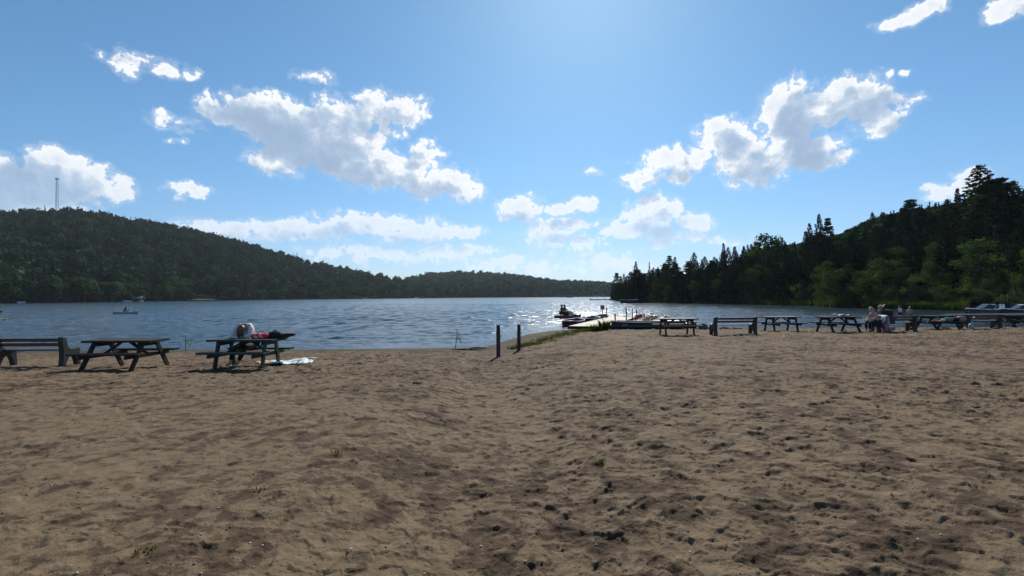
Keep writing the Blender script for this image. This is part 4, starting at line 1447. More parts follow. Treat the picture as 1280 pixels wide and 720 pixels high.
# towel hung over the chair back
n, k = 24, 16
u, v = np.meshgrid(np.linspace(0, 1, n), np.linspace(-0.25, 0.25, k), indexing='ij')
xx = np.interp(u, [0, 0.35, 0.5, 1], [0.12, 0.29, 0.36, 0.46]) + 0.02 * fbm(u * 6, v * 8, 2, 3)
zz = np.interp(u, [0, 0.35, 0.5, 1], [0.42, 0.80, 0.83, 0.06])
o = np_mesh('draped_towel', np.stack([xx, v * 1.1 + 0.02 * fbm(u * 5, v * 7, 2, 8), zz], -1).reshape(-1, 3), grid_faces(n, k),
            print_mat('towel_stripe', [(0.62, 0.62, 0.66), (0.25, 0.30, 0.45), (0.10, 0.12, 0.2), (0.6, 0.6, 0.64)], 4), True)
o.modifiers.new('thick', 'SOLIDIFY').thickness = 0.012
o.location = ch.location
tag(o, 'white and blue towel hanging over the low folding chair back', 'towel')
lump('pink_bag', ground_pt(1107.5, 415.4) + Vector((0, 0, 0.12)), (0.12, 0.10, 0.15), M['pink_cloth'], 'pinkish red bag on the sand against the hanging towel', 'bag', 0.1)
# person with straw hat on bench 3, back to the camera, leaning to the left
w = b3.matrix_basis @ Vector((-0.18, 0.10, 0))
J = dict(pelvis=(0.08, 0, 0.56), waist=(0.05, -0.02, 0.76), chest=(-0.04, 0.0, 0.97), neck=(-0.14, 0.06, 1.10), head=(-0.22, 0.12, 1.18), shl=(-0.22, 0.02, 0.98), shr=(0.16, 0.02, 1.0),
         ell=(-0.30, 0.20, 0.74), elr=(0.24, 0.18, 0.76), hal=(-0.16, 0.42, 0.64), har=(0.10, 0.42, 0.64), hil=(-0.03, .02, 0.54), hir=(0.17, .02, 0.54),
         knl=(-0.06, 0.46, 0.50), knr=(0.20, 0.46, 0.50), ftl=(-0.06, .46, 0.08), ftr=(0.20, .48, 0.08), tol=(-0.06, .64, 0.03), tor=(0.2, .66, 0.03))
person((w.x, w.y, w.z), b3.rotation_euler.z, J, 'person in black shirt and straw hat slouching on the bench, seen from behind', M['tan_skin'], M['black_cloth'], M['navy_cloth'], M['dark_hair'], face=(-0.3, 0.9, -0.3), hat=M['straw'], short_sleeve=False)
# two people wading
def stand(turn=0):
    return dict(pelvis=(0, 0, 0.98), chest=(0, 0, 1.34), neck=(0, 0, 1.52), head=(0, 0.02, 1.65), shl=(-.19, 0, 1.43), shr=(.19, 0, 1.43), ell=(-.26, .02, 1.14), elr=(.26, .02, 1.14),
                hal=(-.22, .16, 0.92), har=(.22, .16, 0.92), hil=(-.1, 0, .92), hir=(.1, 0, .92), knl=(-.11, .02, .5), knr=(.11, .02, .5), ftl=(-.11, 0, .08), ftr=(.11, 0, .08), tol=(-.11, .18, .03), tor=(.11, .18, .03))
p = at_z(1125, 393.3)
person((p.x, p.y, -0.80), 0.4, stand(), 'person in white top wading in the lake before the reeds', M['tan_skin'], M['white_cloth'], M['navy_cloth'], M['dark_hair'])
p = at_z(1137, 393.6)
person((p.x, p.y, -0.92), -0.5, stand(), 'bare chested fair haired person wading in the lake above the bench end', M['pale_skin'], None, M['navy_cloth'], M['blond_hair'])

# ------------------------------------------------------------------ boats
def hull_mb(L_, B, D, bow=0.5, stern=0.75, sheer=0.12, draft=0.12, n=15, th=0.03, both=False):
    """open hull along +x (bow at +x); returns outer/inner shell"""
    st = []
    for i in range(n):
        s = i / (n - 1)
        if both:
            b = B / 2 * max(0.02, math.sin(PI * s)) ** 0.6
        else:
            b = B / 2 * (stern + (1 - stern) * min(1, s / 0.45)) * (1 if s < 0.55 else max(0.03, 1 - ((s - 0.55) / 0.45) ** 2.2))
        e = abs(s - 0.45) / 0.55
        st.append((L_ * (s - 0.5), b, -draft + (D * 0.5) * max(0, (s - 0.75) / 0.25) ** 2 + (D * 0.5 * max(0, (0.25 - s) / 0.25) ** 2 if both else 0), D - draft + sheer * e * e))
    def sec(x, b, k, h, t):
        b2 = max(b - t, 0.005)
        k2 = k + t
        return [(x, -b2, h), (x, -b2 * .92, k2 + (h - k2) * .45), (x, -b2 * .62, k2 + (h - k2) * .08), (x, 0, k2), (x, b2 * .62, k2 + (h - k2) * .08), (x, b2 * .92, k2 + (h - k2) * .45), (x, b2, h)]
    mb = MB()
    o = [sec(*q, 0) for q in st]
    i_ = [sec(*q, th) for q in st]
    vs = [p for s in o for p in s] + [p for s in i_ for p in s]
    fs = []
    off = n * 7
    for a in range(n - 1):
        for c in range(6):
            fs.append((a * 7 + c, a * 7 + c + 1, (a + 1) * 7 + c + 1, (a + 1) * 7 + c))
            fs.append((off + a * 7 + c, off + (a + 1) * 7 + c, off + (a + 1) * 7 + c + 1, off + a * 7 + c + 1))
        for c in (0, 6):
            fs.append((a * 7 + c, (a + 1) * 7 + c, off + (a + 1) * 7 + c, off + a * 7 + c))
    for a in (0, n - 1):
        fs.append(tuple(a * 7 + c for c in range(7)))
        fs.append(tuple(off + a * 7 + c for c in range(7)))
        fs.append((a * 7, off + a * 7, off + a * 7 + 6, a * 7 + 6))
    mb.add(vs, fs)
    rail = [[Vector((x, sgn * b, h + 0.012)) for x, b, k, h in st] for sgn in (-1, 1)]
    return mb, rail, st

def rowboat(loc, rz, hull_m, rail_m, label, seat_m=None, L_=4.2, group='rowing boats at the dock', motor=False, B=1.5, D=0.48):
    root = empty('rowing_boat', loc, rz)
    tag(root, label, 'boat', group)
    mb, rail, st = hull_mb(L_, B, D, sheer=0.08)
    mb.build('hull', hull_m, root, True)
    rm = MB()
    for r_ in rail: rm.tube(r_, 0.035, 6)
    rm.tube([rail[0][0], rail[1][0]], 0.035, 6)
    rm.build('gunwale', rail_m, root, True)
    for x in (-L_ * 0.34, -L_ * 0.06, L_ * 0.22):
        MB().box((x, 0, D - 0.24), (0.28, B * 0.86 if x < L_ * .2 else B * .7, 0.035), None, .008).build('thwart', seat_m or rail_m, root)
    if motor:
        m_ = empty('outboard', (0, 0, 0)); COL.objects.unlink(m_); bpy.data.objects.remove(m_)
        mm = MB(); mm.box((-L_ / 2 - 0.12, 0, 0.62), (0.28, 0.24, 0.34), None, .05)
        mm.tube([(-L_ / 2 - 0.12, 0, 0.5), (-L_ / 2 - 0.14, 0, -0.3)], 0.06, 8)
        mm.build('outboard_motor', M['black_hull'], root)
    return root

def pedal_boat(loc, rz, m, seat_m, label, group='pedal boats at the dock'):
    root = empty('pedal_boat', loc, rz)
    tag(root, label, 'pedal boat', group)
    L_, B = 2.35, 1.55
    # deck body: rounded ends, dished middle
    st = []
    for s in np.linspace(0, 1, 13):
        e = abs(2 * s - 1)
        b = B / 2 * (1 - 0.30 * e ** 4)
        h = 0.36 - 0.06 * e ** 2 + (0.12 if s > 0.82 else 0)
        k = -0.16 + 0.22 * e ** 5
        st.append((L_ * (s - .5), b, k, h))
    mb = MB()
    vs = []
    for x, b, k, h in st:
        vs += [(x, -b, h * .62), (x, -b * .97, k + .05), (x, -b * .6, k), (x, b * .6, k), (x, b * .97, k + .05), (x, b, h * .62), (x, b * .86, h), (x, b * .3, h * .9), (x, -b * .3, h * .9), (x, -b * .86, h)]
    n = 10
    fs = [(a * n + c, a * n + (c + 1) % n, (a + 1) * n + (c + 1) % n, (a + 1) * n + c) for a in range(len(st) - 1) for c in range(n)]
    fs += [tuple(range(n)), tuple((len(st) - 1) * n + c for c in range(n))]
    mb.add(vs, fs)
    mb.build('hull', m, root, True)
    for sy in (-1, 1):
        s_ = MB()
        s_.box((-0.35, sy * .36, 0.42), (0.46, 0.46, 0.12), None, .04)
        s_.box((-0.60, sy * .36, 0.58), (0.10, 0.46, 0.32), Matrix.Rotation(R(-14), 3, 'Y'), .03)
        s_.build('seat', seat_m, root)
        p_ = MB()
        p_.tube([(0.42, sy * .36 - .2, .46), (0.42, sy * .36 + .2, .46)], .03, 6)
        p_.box((0.42, sy * .36 - .14, .54), (.08, .1, .03)); p_.box((0.42, sy * .36 + .14, .38), (.08, .1, .03))
        p_.build('pedals', M['dark_metal'], root)
    h_ = MB(); h_.box((0.0, 0, 0.44), (0.95, 0.16, 0.2), None, .04); h_.build('console', m, root)
    MB().tube([(0.1, 0, .5), (0.05, 0, .72), (0.05, .08, .74)], .015, 6).build('steering_lever', M['dark_metal'], root, True)
    return root

# dock
D0, D1 = at_z(733, 408.3, 0.34), at_z(779, 396.2, 0.34)
dv = D1 - D0
DL, DW = dv.length, 2.25
DA = math.atan2(dv.y, dv.x)
dock = empty('dock', (D0.x, D0.y, 0), DA)
tag(dock, 'long pale wooden dock running from the beach into the lake', 'dock')
mb = MB()
nb = int(DL / 0.145)
for i in range(nb):
    mb.box((0.07 + i * 0.145, random.uniform(-.01, .01), 0.34 + random.uniform(-.002, .002)), (0.138, DW, 0.035))
mb.build('deck', M['dock_wood'], dock)
mb = MB()
for sy in (-1, 0, 1):
    mb.box((DL / 2, sy * (DW / 2 - 0.06), 0.24), (DL - 0.02, 0.05, 0.16))
mb.box((-0.03, 0, 0.27), (0.05, DW, 0.19))
mb.build('stringers', M['dark_wood'], dock)
def dpt(x, y, z=0.0):
    c, s = math.cos(DA), math.sin(DA)
    return Vector((D0.x + c * x - s * y, D0.y + s * x + c * y, z))
for x, y, h in ((3.2, -1.17, 1.0), (8.0, -1.17, 1.35), (11.2, -1.17, 1.15), (12.6, 1.17, 1.2), (2.5, 1.17, 0.5), (DL - .3, -1.17, .95)):
    MB().tube([(x, y, -1.2), (x, y, h)], 0.045, 8).build('mooring_post', M['dark_metal'], dock, True)
MB().tube([(0.3, -0.35, -0.2), (0.3, -0.35, 0.2)], 0.05, 8).build('foot_post', M['dark_wood'], dock)
# red sign on the dock
sg = empty('dock_sign', dpt(10.0, 1.0, 0.358), 0)
tag(sg, 'small square red sign on a thin post standing on the dock', 'sign')
MB().tube([(0, 0, 0), (0, 0, 1.05)], 0.03, 8).build('sign_post', M['dark_metal'], sg)
MB().box((0, -0.04, 0.90), (0.32, 0.02, 0.34)).build('sign_panel', M['white_paint'], sg)
MB().box((0, -0.056, 0.90), (0.26, 0.008, 0.28)).build('sign_face', M['sign_red'], sg)

# craft on the left side of the dock
rb = rowboat(dpt(6.6, 2.45), DA + R(6), M['dark_red'], M['white_paint'], 'dark rowing boat with white rim moored beside the near left dock edge', M['red_plastic'])
rowboat(dpt(11.0, 2.2), DA + R(2), M['dark_red'], M['white_paint'], 'dark red rowing boat moored behind the nearest one along the dock', M['dark_red'])
rowboat(dpt(15.0, 2.1), DA + R(1), M['black_hull'], M['red_plastic'], 'dark canoe shaped boat with red rim moored farthest out along the left dock edge', M['dark_red'], 4.6, B=1.1)
pb = pedal_boat(dpt(12.0, -2.6), DA - R(84), M['dark_red'], M['red_plastic'], 'dark red pedal boat moored nearest the outer end of the right dock edge')
# the ridden pedal boat
q = at_z(709.5, 398.2)
pr = pedal_boat((q.x, q.y, 0), R(-28), M['dark_red'], M['red_plastic'], 'dark red pedal boat carrying two people in the sun glitter')
def sit_boat():
    return dict(pelvis=(-0.42, 0, 0.56), chest=(-0.46, 0, 0.94), neck=(-0.46, 0, 1.10), head=(-0.44, 0, 1.23), shl=(-0.44, .18, 1.0), shr=(-0.44, -.18, 1.0), ell=(-0.28, .24, 0.76), elr=(-0.28, -.24, 0.76),
                hal=(-0.05, .14, 0.66), har=(-0.05, -.14, 0.66), hil=(-0.34, .09, .54), hir=(-0.34, -.09, .54), knl=(0.06, .12, .66), knr=(0.06, -.12, .60), ftl=(0.38, .12, .46), ftr=(0.38, -.12, .50), tol=(0.50, .12, .58), tor=(0.50, -.12, .62))
c_, s_ = math.cos(R(-28)), math.sin(R(-28))
for sy, lab in ((0.36, 'taller dark figure on the farther seat of the ridden pedal boat'), (-0.36, 'dark figure on the nearer seat of the ridden pedal boat')):
    person((q.x - s_ * sy, q.y + c_ * sy, 0.0), R(-28), sit_boat(), lab, M['tan_skin'], M['navy_cloth'], M['black_cloth'], M['dark_hair'], face=(1, 0, 0))
# right side of the dock
rowboat(dpt(1.9, -3.4), DA - R(74), M['black_hull'], M['dark_metal'], 'black rowing boat with white seats lying nearest the beach by the dock', M['white_paint'], 4.4, D=0.66)
rowboat(dpt(3.7, -3.3), DA - R(77), M['black_hull'], M['white_paint'], 'black boat with white rim moored just behind the nearest black one', M['white_paint'], 4.2, D=0.60)
for i, (x, y, lab) in enumerate(((5.9, -2.7, 'red pedal boat moored closest to the black rowing boats'), (7.7, -2.6, 'middle red pedal boat of the row on the right dock edge'), (9.6, -2.6, 'red pedal boat second from the outer end of the dock row'), (5.9, -4.9, 'red pedal boat tied outside the first one, away from the dock'), (7.8, -4.6, 'outermost red pedal boat, its end sticking out over open water'))):
    copy = copy_tree(pb, dpt(x, y), DA - R(90 + (i * 37) % 13 - 6), lab)

# kayak with paddler at the left edge
def kayak(loc, rz, m, label, L_=3.0):
    root = empty('kayak', loc, rz)
    tag(root, label, 'kayak')
    mb = MB()
    vs, n = [], 10
    st = np.linspace(0, 1, 17)
    for s in st:
        w = 0.33 * max(0.03, math.sin(PI * s)) ** 0.7
        t = 0.17 * max(0.1, math.sin(PI * s)) ** 0.5
        up = 0.12 * abs(2 * s - 1) ** 3
        for k_ in range(n):
            a = 2 * PI * k_ / n
            vs.append((L_ * (s - .5), w * math.cos(a), 0.10 + up + t * math.sin(a)))
    fs = [(a * n + c, a * n + (c + 1) % n, (a + 1) * n + (c + 1) % n, (a + 1) * n + c) for a in range(16) for c in range(n)] + [tuple(range(n)), tuple(16 * n + c for c in range(n))]
    mb.add(vs, fs)
    mb.build('hull', m, root, True)
    ck = MB()
    ring = [(0.5 * math.cos(2 * PI * k_ / 20) - .1, 0.24 * math.sin(2 * PI * k_ / 20), 0.275) for k_ in range(21)]
    ck.tube(ring, 0.025, 6, False)
    ck.build('cockpit_rim', M['black_hull'], root, True)
    return root
p = at_z(-13, 401.8)
kayak(p, R(8), M['lime_hull'], 'lime green kayak paddled across the lake at the left edge')
J = dict(pelvis=(-.2, 0, .25), chest=(-.22, 0, .62), neck=(-.22, 0, .78), head=(-.20, 0, .90), shl=(-.2, .19, .70), shr=(-.2, -.19, .70), ell=(0.0, .32, .52), elr=(0.04, -.30, .60), hal=(0.20, .34, .50), har=(0.24, -.26, .72),
         hil=(-.12, .1, .2), hir=(-.12, -.1, .2), knl=(.35, .12, .26), knr=(.35, -.12, .26), ftl=(.8, .1, .14), ftr=(.8, -.1, .14), tol=(.86, .1, .2), tor=(.86, -.1, .2))
person(p, R(8), J, 'paddler in dark clothes sitting in the lime green kayak', M['tan_skin'], M['navy_cloth'], M['black_cloth'], M['dark_hair'], face=(1, 0, 0))
pd = empty('paddle', p, R(8))
tag(pd, 'black double bladed paddle held up by the kayak paddler', 'paddle')
a, b = Vector((0.10, 0.75, 0.24)), Vector((0.42, -0.95, 0.98))
a, b = Vector((-0.55, 0.30, 0.40)), Vector((1.05, -0.30, 0.88))
MB().tube([a, b], 0.018, 6).build('shaft', M['black_hull'], pd)
for e, o_ in ((a, b), (b, a)):
    d = (e - o_).normalized()
    MB().box(e + d * 0.2, (0.44, 0.03, 0.17), Vector((1, 0, 0)).rotation_difference(d).to_matrix(), .01).build('blade', M['black_hull'], pd)

# white sit-on boat with rider further out
p = at_z(158, 393.0)
bt = empty('white_boat', p, R(2))
tag(bt, 'low white boat with one rider crossing the lake, leaving a wake', 'boat')
mb, rail, st = hull_mb(3.1, 1.0, 0.42, draft=0.1)
mb.build('hull', M['grey_alu'], bt, True)
dk = MB(); dk.box((0.85, 0, 0.36), (0.9, 0.6, 0.08), Matrix.Rotation(R(4), 3, 'Y'), .04); dk.build('foredeck', M['white_paint'], bt)
rm = MB(); [rm.tube(r_, 0.04, 6) for r_ in rail]; rm.build('gunwale', M['white_paint'], bt, True)
MB().box((-.2, 0, .26), (.5, .7, .08), None, .02).build('thwart', M['dark_wood'], bt)
J = {k_: (v_[0] + 0.15, v_[1], v_[2] - 0.18) for k_, v_ in sit_boat().items()}
J['chest'] = (-.16, 0, .74); J['neck'] = (-.06, 0, .88); J['head'] = (.02, 0, .97)
J['shl'] = (-.12, .18, .80); J['shr'] = (-.12, -.18, .80)
person(p, R(2), J, 'rider in dark clothes leaning forward in the low white boat', M['tan_skin'], M['navy_cloth'], M['navy_cloth'], M['dark_hair'], face=(1, 0, -.2))

# motorboats and floating dock at the right edge
def motorboat(loc, rz, hull_m, deck_m, label, L_=4.6):
    root = empty('motorboat', loc, rz)
    tag(root, label, 'motorboat', 'motorboats moored at the far dock')
    mb, rail, st = hull_mb(L_, 1.9, 0.80, draft=0.25, stern=.9)
    mb.build('hull', hull_m, root, True)
    dk = MB()
    vs, fs = [], []
    for x, b, k_, h in [q for q in st if q[0] > L_ * 0.08]:
        vs += [(x, -b * .97, h + .01), (x, 0, h + 0.10), (x, b * .97, h + .01)]
    m_ = len(vs) // 3
    for a_ in range(m_ - 1):
        fs += [(a_ * 3, a_ * 3 + 1, a_ * 3 + 4, a_ * 3 + 3), (a_ * 3 + 1, a_ * 3 + 2, a_ * 3 + 5, a_ * 3 + 4)]
    dk.add(vs, fs)
    o = dk.build('foredeck', deck_m, root)
    o.modifiers.new('t', 'SOLIDIFY').thickness = .03
    rm = MB(); [rm.tube(r_, 0.05, 6) for r_ in rail]; rm.build('gunwale', M['grey_alu'], root, True)
    ws = MB()
    a_ = [(0.30, -.82, .62), (0.9, -.45, .74), (0.9, .45, .74), (0.30, .82, .62)]
    b_ = [(-0.2, -.76, 1.00), (0.35, -.38, 1.10), (0.35, .38, 1.10), (-0.2, .76, 1.00)]
    ws.add(a_ + b_, [(0, 1, 5, 4), (1, 2, 6, 5), (2, 3, 7, 6)])
    g = ws.build('windshield', M['dark_glass'], root)
    g.modifiers.new('t', 'SOLIDIFY').thickness = .012
    fr = MB(); fr.tube(b_, .03, 6); fr.tube([a_[0], b_[0]], .03, 6); fr.tube([a_[3], b_[3]], .03, 6)
    fr.build('windshield_frame', M['grey_alu'], root)
    for sy in (-1, 1):
        s_ = MB(); s_.box((-0.6, sy * .5, .55), (.5, .5, .14), None, .04); s_.box((-.85, sy * .5, .85), (.12, .5, .55), None, .04)
        s_.build('seat', M['white_cloth'], root)
    mm = MB(); mm.box((-L_ / 2 - .15, 0, .95), (.4, .36, .5), None, .08); mm.tube([(-L_ / 2 - .15, 0, .75), (-L_ / 2 - .2, 0, -.35)], .09, 8)
    mm.build('outboard_motor', M['black_hull'], root)
    return root
p = at_z(1236, 394.0)
motorboat(p, R(178), M['navy_hull'], M['grey_alu'], 'dark blue motorboat with raked windshield moored by the wooded bank')
p = at_z(1281, 394.4)
mb2 = motorboat(p, R(172), M['black_hull'], M['grey_alu'], 'pale decked motorboat at the very edge, bow toward the blue one')
fd = empty('floating_dock', at_z(1235, 398.5), R(2))
tag(fd, 'low grey floating dock between the far benches and the moored motorboats', 'dock')
mb = MB()
for i in range(46):
    mb.box((-3.9 + i * 0.19, 0, 0.40), (0.18, 1.1, 0.04))
mb.build('deck', M['grey_wood'], fd)
mb = MB()
for sy in (-1, 1): mb.box((0.4, sy * .5, 0.29), (8.6, .06, .16))
for i in range(5): mb.ball((-3.4 + i * 1.9, 0, 0.1), (.5, .45, .2), 12, 8)
mb.build('floats', M['black_hull'], fd)
mo = MB()
for i in range(4): mo.tube([(-3.6 + i * 2.5, .58, -1.2), (-3.6 + i * 2.5, .58, 0.75)], .05, 8)
mo.build('mooring_post', M['dark_metal'], fd)
for px_, lab in ((1252.5, 'bare dark pole behind the motorboats, the nearer to the blue boat'), (1260, 'bare dark pole behind the motorboats, the one next to the bush')):
    p = at_z(px_, 391.5)
    o = MB().tube([(0, 0, -1), (0, 0, 1.0), (0.02, 0, 2.1)], [.06, .05, .04], 8).build('mooring_pole', M['dark_wood'], None, True)
    o.location = p
    tag(o, lab, 'pole', 'poles behind the motorboats')

# small far boats and rafts
def small_boat(px_, py_, L_, m, label, rz=0.0, name='small_boat', cabin=False):
    p = at_z(px_, py_)
    root = empty(name, p, rz)
    tag(root, label, 'boat', 'far small boats')
    mb, rail, st = hull_mb(L_, L_ * .36, L_ * .16 + .35, draft=.2)
    mb.build('hull', m, root, True)
    rm = MB(); [rm.tube(r_, 0.06, 5) for r_ in rail]; rm.build('gunwale', M['white_paint'], root)
    if cabin:
        MB().box((-L_ * .1, 0, L_ * .16 + .6), (L_ * .3, L_ * .26, .9), None, .1).build('cabin', m, root)
        MB().box((-L_ * .1, 0, L_ * .16 + 1.1), (L_ * .36, L_ * .3, .08)).build('cabin_roof', M['white_paint'], root)
    else:
        MB().box((-L_ * .15, 0, .5), (.4, L_ * .3, .08)).build('thwart', m, root)
    return root
small_boat(27, 379.1, 3.4, M['white_paint'], 'white boat moored on the far shore below the dark roofed cabin')
small_boat(70, 378.2, 3.4, M['white_paint'], 'white boat moored on the far shore, alone under the mast')
small_boat(160, 377.7, 4.0, M['white_paint'], 'white boat moored on the far shore below the pale roofed cottage')
small_boat(457, 373.6, 5.0, M['white_paint'], 'tiny white boat at the foot of the sloping hill shore')
small_boat(521, 373.0, 5.0, M['white_paint'], 'white cabin boat far across the lake near the end of the hill', cabin=True)
small_boat(712, 371.9, 9.0, M['black_hull'], 'tiny dark boat silhouetted in the far sun glitter', cabin=True)
small_boat(787, 379.2, 5.0, M['black_hull'], 'dark motorboat moored just off the wooded point', R(8))
rf = empty('swim_raft', at_z(752, 375.2), R(3))
tag(rf, 'low dark raft with moored boats floating beyond the wooded point', 'raft')
MB().box((0, 0, .35), (11, 4, .3)).build('deck', M['grey_wood'], rf)
mo = MB(); [mo.box((-4.5 + 3 * i, 0, .05), (1.4, 3.4, .5), None, .1) for i in range(4)]; mo.build('floats', M['black_hull'], rf)
mo = MB(); [mo.tube([(-5 + 3.3 * i, 1.8, 0), (-5 + 3.3 * i, 1.8, 1.3)], .09, 6) for i in range(4)]; mo.build('post', M['dark_metal'], rf)

# ------------------------------------------------------------------ far shore cabins, lawn, mast
def cabin(px_, t, w, d, h, wall, roof, trim, label, rz=0.0, up=0.0):
    Y, z = left_z(np.array(float(px_)), np.array(t))
    root = empty('cabin', ((px_ - 640) / F * float(Y), float(Y), float(z) + up), rz)
    tag(root, label, 'cabin')
    MB().box((0, 0, h / 2 - 1), (w, d, h + 2)).build('wall', wall, root)
    rf_ = MB()
    rf_.prism([(-d / 2 - .5, h), (0, h + d * .33), (d / 2 + .5, h), (d / 2 + .5, h - .25), (0, h + d * .33 - .3), (-d / 2 - .5, h - .25)], -w / 2 - .6, w / 2 + .6)
    rf_.build('roof', roof, root)
    tr = MB()
    for sx in (-1, 1):
        tr.bar((sx * (w / 2 + .65), -d / 2 - .5, h - .1), (sx * (w / 2 + .65), 0, h + d * .33 - .1), .12, .3)
        tr.bar((sx * (w / 2 + .65), d / 2 + .5, h - .1), (sx * (w / 2 + .65), 0, h + d * .33 - .1), .12, .3)
    tr.build('roof_trim', trim, root)
    for x in (-w * .28, w * .05, w * .32):
        f_ = MB().box((x, -d / 2 - .03, h * .5), (1.1, .06, 1.2)).build('window', trim, root)
        MB().box((x, -d / 2 - .07, h * .5), (.9, .03, 1.0)).build('pane', M['dark_glass'], f_)
    return root
cabin(36, 0.035, 6, 5, 3.0, M['house_wall'], M['house_roof'], M['house_pale'], 'dark roofed cabin with pale gable trim half hidden in the far shore trees', R(62), 3.5)
cabin(172, 0.004, 5, 4, 1.8, M['house_wall'], M['house_pale'], M['house_pale'], 'small cottage with pale roof near the water on the far shore', R(10))
px = np.linspace(234, 276, 14)
P, T = np.meshgrid(px, np.linspace(0.001, 0.02, 8), indexing='ij')
Y, z = left_z(P, T)
m_ = plain('lawn', (0.11, 0.17, 0.05), 0.9, 0.25, 0.3)
o = np_mesh('lawn', col_pt(P, Y, z + 0.35).reshape(-1, 3), grid_faces(14, 8), m_)
tag(o, kind='structure')

Y, z = left_z(np.array(70.0), np.array(0.99))
Y, z = float(Y), float(z)
mast = empty('radio_mast', ((70 - 640) / F * Y, Y, z), 0.35)
hgt = (hor(70) - 222) / F * Y + CAM_Z - z
tag(mast, 'tall grey lattice radio mast on top of the wooded hill', 'radio mast')
lt, br = MB(), MB()
R0, R1 = 2.1, 1.25
for k_ in range(3):
    a = 2 * PI * k_ / 3
    lt.tube([(R0 * math.cos(a), R0 * math.sin(a), 0), (R1 * math.cos(a), R1 * math.sin(a), hgt)], 0.20, 6)
lt.build('mast_legs', M['steel'], mast)
nl = 16
for j in range(nl):
    z0, z1 = hgt * j / nl, hgt * (j + 1) / nl
    r0, r1 = R0 + (R1 - R0) * j / nl, R0 + (R1 - R0) * (j + 1) / nl
    for k_ in range(3):
        a, b = 2 * PI * k_ / 3, 2 * PI * (k_ + 1) / 3
        br.tube([(r0 * math.cos(a), r0 * math.sin(a), z0), (r1 * math.cos(b), r1 * math.sin(b), z1)], 0.12, 5)
        br.tube([(r1 * math.cos(a), r1 * math.sin(a), z1), (r1 * math.cos(b), r1 * math.sin(b), z1)], 0.12, 5)
br.build('lattice', M['steel'], mast)
an = MB()
for k_ in range(6):
    a = 2 * PI * k_ / 6
    an.box((2.0 * math.cos(a), 2.0 * math.sin(a), hgt - 1.2), (.5, .5, 2.6))
an.tube([(0, 0, hgt - 2), (0, 0, hgt + 1.5)], .15, 6)
an.build('antenna', M['steel'], mast)

# ------------------------------------------------------------------ sky, sun, clouds, haze
sun_d = bpy.data.lights.new('sun', 'SUN')
sun = bpy.data.objects.new('sun', sun_d)
COL.objects.link(sun)
sun_d.energy = 4.6
sun_d.angle = R(0.53)
sun_d.color = (1.0, 0.95, 0.86)
sdir = Vector((math.sin(SUN_AZ) * math.cos(SUN_EL), math.cos(SUN_AZ) * math.cos(SUN_EL), math.sin(SUN_EL)))
sun.rotation_euler = sdir.to_track_quat('Z', 'Y').to_euler()
sun.location = (0, 0, 60)

world = bpy.data.worlds.new('World')
scene.world = world
world.use_nodes = True
wt = world.node_tree
wt.nodes.clear()
WL = wt.links.new
sky = N(wt, 'ShaderNodeTexSky', sky_type='NISHITA', sun_disc=False, sun_elevation=SUN_EL, sun_rotation=SUN_AZ, altitude=300, air_density=1.0, dust_density=0.26, ozone_density=2.5)
bg = N(wt, 'ShaderNodeBackground', i_Strength=0.08)
wo = N(wt, 'ShaderNodeOutputWorld')

